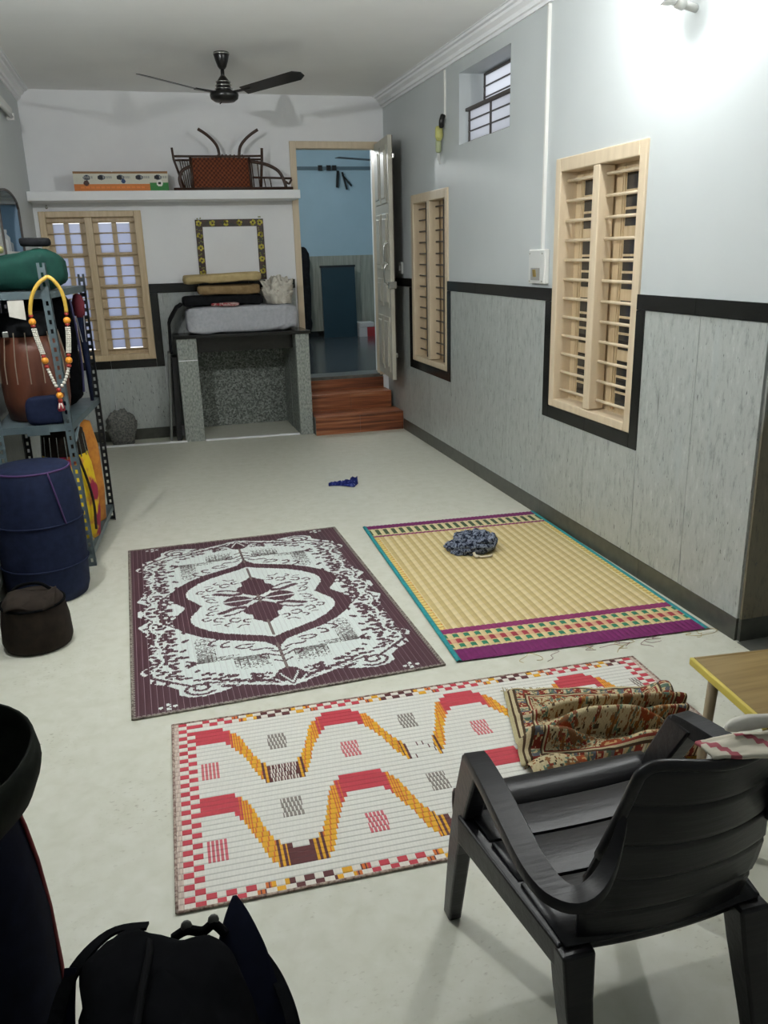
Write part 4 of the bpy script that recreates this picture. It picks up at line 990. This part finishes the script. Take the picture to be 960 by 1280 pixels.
for k in range(110):
    u = (k+.5)/110; p = rugP(u, 0); q = p+Vector((random.uniform(-.012, .012), random.uniform(.022, .045), 0)); q.z = .012
    fr.tube([p, (p+q)/2+Vector((0, 0, .003)), q], .0016, 4, cap=False)
o = fr.build('fringe', M_fr, t); o['kind'] = 'stuff'
mb = lump_box(1.005, 1.20, 1.985, 2.062, .011, .075, 30, 14, .010, 14, .6, 6)
fs2 = mb.f; mb.c = [kelim((k*3) % NUR, (k*7//11) % NVR) for k in range(len(fs2))]
mb2 = MB().grid(lambda u, v: Vector((1.01+.19*u, 2.035-.055*cos(pi*v)*(.6+.4*sin(pi*min(1, u+.1))), .011+.058*sin(pi*v)*(.55+.45*sin(pi*min(.95, u+.08))))), 40, 22, lambda i, j: kelim(30+i, 30+j*2))
mb2.build('turned_corner', attrmat('rug_wool', .95, .05, .5), t, smooth=True)

# ================================================================== MOULDED ARMCHAIR
CX = .808
t = thing('plastic_armchair', (CX, 1.24, 0), 'black moulded plastic armchair with its back to the camera', 'chair')
def mirror(p, s): return Vector((p[0] if s < 0 else 2*CX-p[0], p[1], p[2]))
# seat: four flat planks with stepped joints, rolled front edge
seatprof = [(1.540, .320), (1.547, .360), (1.545, .385), (1.535, .403), (1.520, .414), (1.500, .419), (1.478, .417), (1.460, .410), (1.448, .402), (1.446, .398), (1.440, .398), (1.438, .408), (1.434, .410), (1.345, .404), (1.343, .396), (1.336, .396), (1.334, .406), (1.330, .408), (1.225, .399), (1.223, .391), (1.216, .391), (1.214, .401), (1.210, .403), (1.13, .396), (1.055, .394)]
mb = MB(); NX = 16; L_ = len(seatprof)
def seatx(y): return .204+.036*min(1, max(0, (y-1.06)/.4))
for j, (y, z) in enumerate(seatprof):
    for i in range(NX+1):
        s_ = i/NX*2-1; mb.v.append((CX+s_*seatx(y), y+(.012*(1-s_*s_) if y > 1.5 else 0), z+.010*s_*s_))
for j in range(L_-1):
    for i in range(NX): a = j*(NX+1)+i; mb.f.append((a, a+1, a+NX+2, a+NX+1)); mb.c.append(None)
mb.build('seat', M_chair, t, smooth=True, solid=.006, sharp=32)
# backrest: leaning shell with rounded top corners and horizontal planks
def backw(z): return interp(z, [(.365, .172), (.40, .174), (.44, .178), (.50, .186), (.56, .184), (.62, .170), (.70, .152), (.76, .142), (.79, .138), (.805, .133), (.816, .122), (.823, .104)])[0]
def backy(z): return 1.055-.105*max(0, (z-.365)/.46)**1.15
def bow(z): return .012+.026*min(1, (z-.365)/.2)
mb = MB(); NZ, NX = 60, 20
for j in range(NZ+1):
    z = .365+(.823-.365)*j/NZ; gz = ((z-.375)/.088) % 1; groove = .0035 if gz < .09 else 0
    for i in range(NX+1):
        s_ = i/NX*2-1; w = backw(z)
        mb.v.append((CX+s_*w, backy(z)-bow(z)*(1-s_*s_)+.02+groove, z))
for j in range(NZ):
    for i in range(NX): a = j*(NX+1)+i; mb.f.append((a, a+1, a+NX+2, a+NX+1)); mb.c.append(None)
mb.build('backrest', M_chair, t, smooth=True, solid=.010, sharp=35)
top = [(CX+s_*backw(z), backy(z)-bow(z)*(1-s_*s_)+.016, z) for s_, z in ((-1, .62), (-1, .68), (-1, .74), (-1, .785), (-1, .805), (-.985, .818), (-.8, .823), (-.4, .825), (0, .825), (.4, .825), (.8, .823), (.985, .818), (1, .805), (1, .785), (1, .74), (1, .68), (1, .62))]
MB().tube(spline(top, 3), .010, 8, flat=1.0).build('back_rim', M_chair, t, smooth=True)
for s_ in (-1, 1):
    m = lambda *p: mirror(p, s_)
    # arm: a broad flat strip that sweeps in at the rear and runs up the side of the back
    path = [(.561, 1.392, .600), (.557, 1.35, .609), (.547, 1.25, .617), (.536, 1.13, .616), (.532, 1.045, .611), (.541, .990, .607), (.567, .962, .607), (.602, .962, .622), (.636, .976, .658), (.656, .983, .72)]
    wid = [.048, .050, .052, .052, .052, .050, .044, .036, .026, .016]
    sp_ = spline(path, 4); W_ = [interp(k/(len(sp_)-1), [(q/(len(wid)-1), w) for q, w in enumerate(wid)])[0] for k in range(len(sp_))]
    mb = MB(); n_ = len(sp_)
    for k, p in enumerate(sp_):
        d = sp_[min(k+1, n_-1)]-sp_[max(k-1, 0)]; side = Vector((d.y, -d.x, 0)).normalized(); w = W_[k]/2
        for off, dz in ((-w, -.034), (-w, -.003), (-w*.88, .002), (w*.88, .002), (w, -.003), (w, -.018), (w*.7, -.020), (-w*.7, -.034)):
            q = p+side*off; q.z += dz; mb.v.append(tuple(mirror(q, s_)))
    K = 8
    for k in range(n_-1):
        for i in range(K): mb.f.append((k*K+i, k*K+(i+1) % K, (k+1)*K+(i+1) % K, (k+1)*K+i)); mb.c.append(None)
    mb.f += [tuple(range(K)), tuple((n_-1)*K+i for i in range(K))]; mb.c += [None, None]
    mb.build('armrest', M_chair, t, smooth=True, sharp=40)
    def q4(x0, x1, y0, y1, z): return [m(x0, y0, z), m(x1, y0, z), m(x1, y1, z), m(x0, y1, z)]
    def leg(name, secs):
        mb = MB(); k_ = len(secs)
        for a in secs: mb.v += [tuple(v) for v in a]
        for k in range(k_-1):
            for i in range(4): mb.f.append((4*k+i, 4*k+(i+1) % 4, 4*k+4+(i+1) % 4, 4*k+4+i)); mb.c.append(None)
        mb.f += [(0, 1, 2, 3), tuple(4*k_-4+i for i in range(4))]; mb.c += [None]*2
        return mb.build(name, M_chair, t, bevel=.006)
    # front leg: broad at the arm, tapering to the foot; rear leg under the seat corner
    leg('front_leg', [q4(.537, .585, 1.325, 1.405, .594), q4(.546, .592, 1.40, 1.47, .46), q4(.556, .594, 1.482, 1.54, .27), q4(.566, .600, 1.565, 1.608, 0)])
    leg('rear_leg', [q4(.590, .656, 1.035, 1.10, .396), q4(.592, .648, 1.02, 1.08, .30), q4(.596, .638, .985, 1.035, .15), q4(.600, .634, .945, .985, 0)])
    # side skirt under the seat
    MB().hexa([m(.540, 1.44, .345), m(.582, 1.45, .345), m(.612, 1.07, .345), m(.592, 1.06, .345)], [m(.540, 1.44, .416), m(.590, 1.45, .410), m(.618, 1.07, .400), m(.592, 1.06, .400)]).build('side_skirt', M_chair, t, bevel=.005)
# cloths thrown over the top of the back
M_off = nmat('off_white_cotton', [(.3, (196, 192, 182)), (.7, (212, 209, 200))], nscale=20, rough=.9)
def stripecol(i, j):
    k = (i+j//3) % 9
    return lin((206, 200, 184) if k not in (3, 4) else (170, 96, 104))
def drape(u, v):
    x = .775+.31*u; a = -1+2*v
    y = .957-.05*u+.034*a*(.7+.3*sin(u*4)); z = .8365-.002*abs(a)+.003*sin(u*9+a*2)*u+.004*fbm((u*6, v*4, 3))
    return Vector((x, y, z))
tag(MB().grid(drape, 36, 14, stripecol).build('striped_cloth', attrmat('striped_cotton', .9, .1), smooth=True, solid=-.006), 'cream cloth with pink stripes draped over the black chair back', 'cloth')
mb = MB(); pth = spline([(.825, .972, .857), (.86, .975, .8585), (.92, .968, .857), (.97, .955, .8585), (1.04, .94, .857), (1.10, .93, .857)], 5)
mb.tube(pth, [.004+.0095*min(1, k/3)*(1-.25*abs(sin(k*.55))) for k in range(len(pth))], 12)
tag(mb.build('white_cloth', M_off, smooth=True), 'rolled off-white cloth lying on the striped cloth on the chair back', 'cloth')

# ================================================================== LOW BENCH
t = thing('low_bench', (1.72, 1.66, 0), 'low wooden bench with yellow edge and thin legs, right of the chair', 'bench')
BR = RZ(radians(-6)); bp = Vector((1.419, 1.854, 0))
def bpt(u, v, z): return bp+BR @ Vector((u, -v, 0))+Vector((0, 0, z))
M_bench = nmat('oak_laminate', [(.3, (128, 104, 62)), (.5, (146, 122, 76)), (.7, (158, 134, 88))], scale=(3, 40, 40), nscale=1, detail=5, rough=.35)
M_yel = mat('yellow_edging', (206, 186, 84), .5)
def bbox_(u0, u1, v0, v1, z0, z1): return MB().hexa([bpt(u0, v1, z0), bpt(u1, v1, z0), bpt(u1, v0, z0), bpt(u0, v0, z0)], [bpt(u0, v1, z1), bpt(u1, v1, z1), bpt(u1, v0, z1), bpt(u0, v0, z1)])
bbox_(.012, .90, .012, .348, .43, .45).build('bench_top', M_bench, t)
bbox_(0, .012, 0, .36, .428, .451).build('edge_strip', M_yel, t, bevel=.003)
for a, b in ((0, .012), (.348, .36)): bbox_(.012, .90, a, b, .428, .451).build('edge_strip', M_bench, t, bevel=.003)
M_legw = nmat('pale_leg_wood', [(.3, (138, 122, 96)), (.7, (160, 144, 116))], scale=(40, 40, 4), nscale=1, rough=.5)
for u, v in ((.055, .05), (.055, .31), (.84, .05), (.84, .31)):
    MB().tube([bpt(u, v, .43), bpt(u-.015*(1 if u < .4 else -1), v-.012*(1 if v < .2 else -1), .007 if (u < .5 and v < .2) else 0)], [.016, .013], 10).build('leg', M_legw, t, smooth=True)

# ================================================================== BAGS IN THE FOREGROUND
M_bagk = nmat('black_nylon', [(.3, (7, 8, 10)), (.7, (13, 14, 17))], nscale=30, rough=.95, spec=.06, bump=.15)
M_bagn = nmat('navy_nylon', [(.3, (9, 12, 24)), (.7, (15, 19, 34))], nscale=30, rough=.9, spec=.08, bump=.1)
M_olive = nmat('olive_nylon', [(.3, (16, 19, 16)), (.7, (26, 30, 24))], nscale=25, rough=.85, spec=.1, bump=.1)
t = thing('drum_bag', (-.53, 1.55, 0), 'tall navy bag with open olive hood and red piping, standing by left wall', 'bag')
tc = Vector((-.53, 1.55, 0)); seg = 40
def wr(p, z): return 1+.03*fbm((p.x*7, p.y*7, z*5), 1, 3)
mb = MB(); prf = [(.10, .0), (.185, .004), (.198, .03), (.200, .15), (.198, .30), (.190, .42), (.178, .51), (.164, .585)]
for r_, z in prf:
    for j in range(seg):
        d = Vector((cos(2*pi*j/seg), sin(2*pi*j/seg), 0)); mb.v.append(tuple(tc+d*r_*wr(d, z)+Vector((0, 0, z))))
for k in range(len(prf)-1):
    for j in range(seg): mb.f.append((k*seg+j, k*seg+(j+1) % seg, (k+1)*seg+(j+1) % seg, (k+1)*seg+j)); mb.c.append(None)
mb.build('bag_body', M_bagn, t, smooth=True)
mb = MB(); prf = [(.162, .575), (.180, .592), (.216, .628), (.236, .675), (.240, .735), (.232, .782)]
for r_, z in prf:
    for j in range(seg):
        a = 2*pi*j/seg; d = Vector((cos(a), sin(a), 0)); mb.v.append(tuple(tc+Vector((.005, -.03, 0))+d*r_*.97*(1+.02*sin(3*a))+Vector((0, 0, z-.025-.02*(z > .7)*(1+cos(a-.3))-.03*(z > .78)*max(0, -sin(a))))))
for k in range(len(prf)-1):
    for j in range(seg): mb.f.append((k*seg+j, k*seg+(j+1) % seg, (k+1)*seg+(j+1) % seg, (k+1)*seg+j)); mb.c.append(None)
mb.build('open_hood', M_olive, t, smooth=True, solid=.006)
MB().lathe([(.15, .60), (.14, .63), (.05, .64)], tc, 24).build('inner_lining', mat('dark_red_lining', (40, 14, 18), .9), t, smooth=True)
a = radians(4)
MB().tube([tc+Vector((cos(a), sin(a), 0))*r_+Vector((0, 0, z)) for r_, z in ((.188, .005), (.200, .03), (.203, .15), (.201, .30), (.193, .42), (.181, .51), (.167, .58))], .0045, 6).build('red_piping', mat('red_piping', (120, 26, 34), .6), t, smooth=True)
MB().ball((tc.x+.12, tc.y-.163, .30), .006, 8).build('stud', M_chrome, t, smooth=True)

t = thing('backpack', (-.08, 1.17, 0), 'black backpack standing on the floor at the bottom of the photo', 'bag')
def bk(p):
    if p.z > .30: p = Vector((p.x, p.y+.03*(p.z-.30)/.08, p.z+.030*cos((p.x+.12)*9)-.018))
    return p
lump_box(-.245, .055, 1.02, 1.31, 0, .41, 40, 26, .030, 7, .52, 17, fn=bk).build('bag_body', M_bagk, t, smooth=True)
MB().tube(spline([(-.125, 1.31, .400), (-.115, 1.25, .424), (-.13, 1.15, .424), (-.15, 1.03, .385), (-.155, 1.005, .20)], 6), .007, 6).build('zip_seam', mat('zip_black', (14, 15, 17), .9, .1), t, smooth=True)
def strap(pts, w, name, m, th=.005):
    sp2 = spline(pts, 6); mb = MB(); n_ = len(sp2)
    for k, p in enumerate(sp2):
        d = (sp2[min(k+1, n_-1)]-sp2[max(k-1, 0)]).normalized(); sd = d.cross(Vector((0, .35, .94))).normalized()
        if sd.length < .1: sd = Vector((1, 0, 0))
        up = sd.cross(d).normalized()
        for a, b in ((-1, -1), (1, -1), (1, 1), (-1, 1)): mb.v.append(tuple(p+sd*w/2*a+up*th/2*b))
    for k in range(n_-1):
        for i in range(4): mb.f.append((4*k+i, 4*k+(i+1) % 4, 4*k+4+(i+1) % 4, 4*k+4+i)); mb.c.append(None)
    mb.f += [(0, 1, 2, 3), tuple(4*(n_-1)+i for i in range(4))]; mb.c += [None]*2
    return mb.build(name, m, t, smooth=False)
strap([(-.12, 1.325, .408), (-.19, 1.33, .405), (-.255, 1.27, .385), (-.285, 1.18, .33), (-.27, 1.10, .22)], .028, 'shoulder_strap', M_bagk)
strap([(-.255, 1.28, .395), (-.262, 1.24, .345), (-.262, 1.19, .30), (-.262, 1.10, .20)], .022, 'side_strap', M_bagn)
strap([(.075, 1.30, .32), (.105, 1.22, .31), (.118, 1.12, .29), (.11, 1.0, .20)], .024, 'shoulder_strap', M_bagk)
# stiff pointed flap standing up on the right of the bag
ap = Vector((.050, 1.352, .400)); mb = MB()
def flapP(u, v):
    w = interp(v, [(0, .004), (.15, .022), (.4, .048), (.7, .068), (1, .085)])[0]
    c = Vector((.045-.006*v, 1.352-.16*v-.08*v*v, .400-.06*v-.12*v*v)); a = (u-.5)*2
    return c+Vector((a*w, -.02*a*a*v, -.035*a*a*v+.01))
mb.grid(flapP, 14, 24).build('pointed_flap', M_bagn, t, smooth=True, solid=.012)
MB().tube(spline([(-.075, 1.312, .380), (-.05, 1.303, .398), (-.022, 1.30, .390), (.0, 1.302, .398), (.02, 1.29, .38)], 5), .009, 8).build('grab_handle', M_bagk, t, smooth=True)
for x_ in (-.05, .0): MB().lathe([(.009, -.005), (.011, 0), (.009, .005)], (x_, 1.305, .406), 10, R=RX(1.1)).build('zip_toggle', mat('toggle_grey', (70, 70, 66), .4), t, smooth=True)

# ================================================================== SLOTTED-ANGLE RACK AND INSTRUMENTS
t = thing('slotted_rack', (-.60, 4.96, 0), 'grey slotted-angle steel rack along the left wall holding drums and bags', 'rack')
M_steel = nmat('grey_blue_steel', [(.3, (74, 88, 94)), (.7, (92, 106, 110))], nscale=12, rough=.45)
M_steeld = nmat('dark_steel', [(.3, (38, 42, 46)), (.7, (52, 56, 60))], nscale=12, rough=.5)
def slotted(p, q, w, nrm, side, m, n_, name='post'):
    """flat strip w wide from p to q with a row of open slots down the middle, plus its return flange"""
    p, q = Vector(p), Vector(q); nrm = Vector(nrm); side = Vector(side); th = .0025; mb = MB()
    def slab(a, b, s0, s1, nn, sd):
        c = [a+sd*s0, a+sd*s1, a+sd*s1+nn*th, a+sd*s0+nn*th]; d = [v+(b-a) for v in c]
        mb.add(c+d, [(3, 2, 1, 0), (4, 5, 6, 7)]+[(i, (i+1) % 4, 4+(i+1) % 4, 4+i) for i in range(4)])
    for nn, sd in ((nrm, side), (side, nrm)):
        slab(p, q, 0, w*.34, nn, sd); slab(p, q, w*.66, w, nn, sd)
        for i in range(n_+1):
            a = p+(q-p)*(i/(n_+1)); b = p+(q-p)*(min(1, (i+.52)/(n_+1)))
            slab(a, b, w*.34, w*.66, nn, sd)
    return mb.build(name, m, t)
ZT = 1.60
posts = {'fr': ((-.412, 4.525, 0), (-.458, 4.525, ZT), (0, 1, 0), (-1, 0, 0), M_steel), 'br': ((-.335, 5.40, 0), (-.335, 5.40, 1.53), (0, -1, 0), (-1, 0, 0), M_steeld),
         'fl': ((-.815, 4.525, 0), (-.815, 4.525, ZT), (0, 1, 0), (1, 0, 0), M_steel), 'bl': ((-.815, 5.40, 0), (-.815, 5.40, ZT), (0, -1, 0), (1, 0, 0), M_steeld)}
for p, q, nr_, sd, m in posts.values(): slotted(p, q, .040, nr_, sd, m, 34)
def shelf(z, xf):
    c = [(-.81, 4.53), (xf, 4.53), (-.342, 5.395), (-.81, 5.395)]
    s_ = MB().hexa([(x, y, z-.003) for x, y in c], [(x, y, z) for x, y in c]).build('shelf_plate', M_steel, t)
    for a, b in ((0, 1), (1, 2), (2, 3)):
        p = Vector((*c[a], z-.018)); q = Vector((*c[b], z-.018)); MB().bar(p, q, .003, .036).build('shelf_lip', M_steel, s_)
    return s_
for z, xf in ((.10, -.415), (.795, -.436), (1.465, -.455)): shelf(z, xf)
MB().bar((-.66, 4.522, .772), (-.55, 4.522, .772), .004, .05).build('joining_bracket', M_steel, t)
MB().hexa([(-.455, 4.53, .70), (-.425, 4.53, .70), (-.405, 4.66, .785), (-.405, 4.66, .780)], [(-.455, 4.533, .70), (-.425, 4.533, .70), (-.405, 4.663, .785), (-.405, 4.663, .780)]).build('corner_gusset', M_steel, t)
# bead garland hung over the front post
t = thing('bead_garland', (-.46, 4.50, .90), 'white, gold and orange bead garland hanging from the front rack post', 'garland')
M_gold = mat('gold_thread', (196, 160, 64), .4); M_obead = mat('orange_bead', (222, 146, 44), .3); M_red = mat('red_bead', (150, 44, 34), .4); M_wb = mat('white_bead', (214, 210, 198), .35)
GY = 4.497
Lp = [(-.452, 4.505, 1.535), (-.495, GY, 1.505), (-.533, GY, 1.45), (-.552, GY, 1.38), (-.552, GY, 1.33), (-.543, GY, 1.25), (-.526, GY, 1.17), (-.512, GY, 1.09), (-.492, GY, 1.02), (-.478, GY, .985)]
Rp = [(-.452, 4.505, 1.535), (-.425, GY, 1.515), (-.395, GY, 1.46), (-.386, GY, 1.39), (-.389, GY, 1.33), (-.392, GY, 1.25), (-.404, GY, 1.15), (-.412, GY, 1.09), (-.440, GY, 1.02), (-.470, GY, .985)]
for pth in (Lp, Rp):
    sp3 = spline(pth, 8)
    def at(z): return min(sp3, key=lambda p: abs(p.z-z))
    g = [p for p in sp3 if p.z > 1.355]; MB().tube(g, .0095, 8).build('gold_tube', M_gold, t, smooth=True)
    for z, r_, m in ((1.352, .011, M_red), (1.325, .018, M_obead), (1.298, .012, M_red), (1.150, .011, M_red), (1.125, .018, M_obead), (1.10, .013, M_red)):
        MB().ball(at(z), r_, 10, sz=.8 if m is M_red else 1).build('bead', m, t, smooth=True)
    for z0_, z1_, k in ((1.165, 1.288, 3), (1.0, 1.085, 1)):
        for q in range(k):
            zz = z0_
            while zz < z1_:
                p = at(zz); f = (zz-z0_)/(z1_-z0_); p = interp(zz, sorted([(r_.z, r_.x, r_.y) for r_ in sp3]))
                MB().ball((p[0]+(.008*(q-(k-1)/2)), p[1]-(.004 if q == 1 else 0), zz), .0055 if k == 3 else .009, 6).build('bead', M_wb, t, smooth=True); zz += .010 if k == 3 else .014
MB().ball((-.474, GY, .978), .012, 10).build('bead', M_red, t, smooth=True)
MB().ball((-.474, GY, .950), .018, 10).build('bead', M_obead, t, smooth=True)
MB().ball((-.474, GY, .924), .012, 10).build('bead', M_red, t, smooth=True)
MB().lathe([(.016, -.045), (.019, -.035), (.010, 0)], (-.474, GY, .915), 10).build('tassel', mat('crimson_tassel', (130, 26, 40), .8), t, smooth=True)
for k in (-1, 1): MB().tube([(-.474+.004*k, GY-.012, .912), (-.474+.010*k, GY-.016, .885)], .004, 6).build('bead', M_wb, t, smooth=True)

# drums and bags on and around the rack
def wrap_lathe(prof, c, n_, amp=.02, freq=6, seed=0):
    mb = MB(); c = Vector(c)
    for r_, z in prof:
        for j in range(n_):
            d = Vector((cos(2*pi*j/n_), sin(2*pi*j/n_), 0)); k = 1+amp*fbm((d.x*freq*.3+seed, d.y*freq*.3, z*freq), 1, 3); mb.v.append(tuple(c+d*r_*k+Vector((0, 0, z))))
    for k in range(len(prof)-1):
        for j in range(n_): mb.f.append((k*n_+j, k*n_+(j+1) % n_, (k+1)*n_+(j+1) % n_, (k+1)*n_+j)); mb.c.append(None)
    mb.f += [tuple(range(n_-1, -1, -1)), tuple((len(prof)-1)*n_+j for j in range(n_))]; mb.c += [None]*2
    return mb
M_brown = nmat('brown_leather', [(.3, (74, 38, 24)), (.7, (104, 56, 36))], scale=(9, 9, 2), nscale=1, rough=.5)
M_navy = nmat('navy_canvas', [(.3, (18, 26, 50)), (.7, (28, 37, 64))], nscale=26, rough=.8, spec=.2, bump=.15)
M_dkb = nmat('dark_brown_canvas', [(.3, (34, 27, 23)), (.7, (48, 40, 33))], nscale=22, rough=.85, spec=.2, bump=.2)
t = thing('brown_drum', (-.615, 4.79, .795), 'tall brown leather drum with laced black top on the middle rack shelf', 'drum')
wrap_lathe([(.12, 0), (.15, .005), (.168, .10), (.172, .22), (.160, .36), (.138, .44)], (-.615, 4.79, .797), 32, .01).build('drum_shell', M_brown, t, smooth=True)
wrap_lathe([(.139, .44), (.142, .45), (.142, .53), (.130, .555), (.06, .56)], (-.615, 4.79, .797), 32, .02).build('drum_head', M_blackcl, t, smooth=True)
for k in range(16):
    a = 2*pi*k/16; MB().tube([(-.615+cos(a)*.145, 4.79+sin(a)*.145, 1.26), (-.615+cos(a)*.172, 4.79+sin(a)*.172, 1.10), (-.615+cos(a)*.174, 4.79+sin(a)*.174, 1.0)], .003, 5).build('lacing', mat('lace_grey', (140, 128, 112), .6), t)
box(-.72, -.69, 4.635, 4.645, 1.24, 1.27).build('buckle', M_chrome, t, bevel=.003)
tag(lump_box(-.655, -.455, 4.535, 4.60, .796, .945, 26, 16, .012, 9, .45, 9).build('navy_pouch', M_navy, smooth=True), 'small navy canvas pouch at the front of the middle rack shelf', 'pouch')
t = thing('black_gig_bag', (-.55, 5.14, .795), 'slim black padded bag standing behind the brown drum on the rack', 'bag')
lump_box(-.70, -.405, 5.00, 5.30, .797, 1.44, 26, 20, .02, 6, .5, 14).build('bag_body', M_bagk, t, smooth=True)
MB().tube(spline([(-.41, 5.06, 1.40), (-.395, 5.05, 1.25), (-.39, 5.06, 1.05), (-.40, 5.07, .88)], 5), .007, 6).build('zip', mat('navy_zip', (58, 56, 96), .5), t, smooth=True)
t = thing('umbrella', (-.375, 5.22, .80), 'furled umbrella with maroon top and silver stripes at the rack end', 'umbrella')
MB().tube([(-.372, 5.24, .80), (-.372, 5.24, 1.0), (-.378, 5.235, 1.29)], [.010, .016, .024], 10).build('furled_canopy', M_navy, t, smooth=True)
MB().lathe([(.012, -.075), (.032, -.05), (.036, .02), (.022, .06), (.006, .07)], (-.38, 5.235, 1.355), 14).build('maroon_cap', mat('maroon_cloth', (104, 26, 42), .8), t, smooth=True)
for dx in (-.02, .022): MB().tube([(-.378+dx, 5.205, 1.30), (-.372+dx*.5, 5.215, 1.15)], .003, 5).build('silver_stripe', mat('silver_cloth', (160, 160, 166), .5), t)
t = thing('yellow_drum_bag', (-.52, 4.78, .10), 'yellow drum bag with pink flowers on the bottom rack shelf', 'bag')
yb = nmat('yellow_floral_cloth', [(.40, (150, 44, 70)), (.455, (206, 150, 60)), (.50, (222, 190, 40)), (1, (230, 200, 54))], nscale=7, detail=3, rough=.8, spec=.15)
wrap_lathe([(.10, 0), (.13, .004), (.146, .14), (.148, .28), (.132, .42), (.115, .49)], (-.52, 4.78, .101), 32, .02).build('floral_cover', yb, t, smooth=True)
wrap_lathe([(.116, .49), (.118, .50), (.110, .62), (.06, .63)], (-.52, 4.78, .101), 28, .02).build('dark_top', M_dkb, t, smooth=True)
for k in range(18):
    a = 2*pi*k/18; MB().tube([(-.52+cos(a)*.112, 4.78+sin(a)*.112, .70), (-.52+cos(a)*.122, 4.78+sin(a)*.122, .58)], .003, 5).build('lacing', M_chrome, t)
MB().tube(spline([(-.46, 4.65, .66), (-.42, 4.66, .50), (-.395, 4.665, .33), (-.40, 4.66, .17)], 5), .007, 6).build('carry_strap', M_dkb, t, smooth=True)
MB().bar((-.47, 4.60, .125), (-.415, 4.60, .135), .03, .012).build('strap_buckle', mat('brass', (190, 160, 70), .3, .5, 1), t)
t = thing('orange_drum_bag', (-.47, 5.09, .10), 'orange cloth drum bag behind the yellow one on the bottom rack shelf', 'bag')
wrap_lathe([(.08, 0), (.105, .004), (.118, .2), (.112, .45), (.085, .60), (.03, .62)], (-.475, 5.09, .101), 28, .03).build('cloth_cover', nmat('orange_cloth', [(.4, (176, 104, 40)), (.6, (200, 132, 48))], nscale=12, rough=.85), t, smooth=True)
MB().ball((-.475, 5.09, .735), .03, 10).build('knot', nmat('orange_cloth', [], rough=.85), t, smooth=True)
# on top of the rack
tag(lump_box(-.80, -.375, 4.575, 4.82, 1.468, 1.675, 40, 18, .022, 6, .70, 23, fn=lambda p: Vector((p.x, p.y, 1.468+(p.z-1.468)*(1-.28*max(0, (-.48-p.x)/.32))))).build('green_bag', nmat('green_canvas', [(.3, (14, 50, 44)), (.7, (24, 70, 60))], nscale=9, rough=.75, spec=.2), smooth=True), 'soft green canvas bag lying on the top shelf of the rack', 'bag')
tag(lump_box(-.575, -.43, 4.60, 4.74, 1.678, 1.72, 22, 10, .008, 12, .5, 3).build('black_pouch', M_blackcl, smooth=True), 'small black pouch lying on top of the green bag', 'pouch')
tag(lump_box(-.815, -.66, 4.60, 4.74, 1.650, 1.688, 24, 10, .012, 10, .6, 41).build('yellow_green_cloth', nmat('yellow_green_cloth', [(.4, (150, 150, 80)), (.6, (196, 190, 150))], nscale=14, rough=.9), smooth=True), 'folded yellow-green cloth on the rack top against the left wall', 'cloth')
tag(MB().grid(lambda u, v: Vector((-.655+.075*u, 4.516-.004*sin(u*3), 1.425-.075*v-.02*u*v)), 6, 6).build('white_cloth_tag', M_off, solid=.003), 'small white cloth hanging below the top rack shelf', 'cloth')
# in front of the rack
t = thing('blue_barrel_bag', (-.62, 4.20, 0), 'big dark blue barrel-shaped drum bag on the floor before the rack', 'bag')
wrap_lathe([(.10, 0), (.185, .004), (.198, .05), (.205, .22), (.208, .36), (.198, .52), (.178, .645), (.165, .665), (.05, .672)], (-.62, 4.20, 0), 40, .012, 5).build('bag_body', M_navy, t, smooth=True)
M_piping = mat('purple_piping', (70, 40, 90), .6)
for z, r_ in ((.655, .174), (.40, .208), (.18, .206)): MB().tube([(-.62+cos(2*pi*k/40)*r_, 4.20+sin(2*pi*k/40)*r_, z) for k in range(41)], .005, 5, cap=False).build('piping', M_piping if z > .6 else M_navy, t, smooth=True)
MB().tube(spline([(-.53, 4.045, .655), (-.50, 4.03, .52), (-.48, 4.045, .40)], 5), .004, 5).build('piping', M_piping, t, smooth=True)
t = thing('brown_round_bag', (-.61, 3.60, 0), 'dark brown round canvas bag with flap on the floor, nearest the rack', 'bag')
wrap_lathe([(.08, 0), (.138, .004), (.148, .03), (.143, .12), (.128, .20), (.112, .225), (.04, .235)], (-.61, 3.60, 0), 36, .03, 5, 3).build('bag_body', M_dkb, t, smooth=True)
MB().grid(lambda u, v: Vector((-.71+.20*u, 3.60-.145*v+.02, .242-.010*v-.05*max(0, v-.6)+.012*sin(u*7))), 12, 10).build('flap', M_dkb, t, smooth=True, solid=.006)
MB().tube(spline([(-.70, 3.62, .235), (-.66, 3.63, .265), (-.58, 3.63, .268), (-.53, 3.62, .235)], 5), .008, 6).build('handle', M_bagk, t, smooth=True)
MB().tube([(-.61+cos(2*pi*k/36)*.131, 3.60+sin(2*pi*k/36)*.131, .20) for k in range(37)], .006, 5, cap=False).build('zip', M_bagk, t, smooth=True)
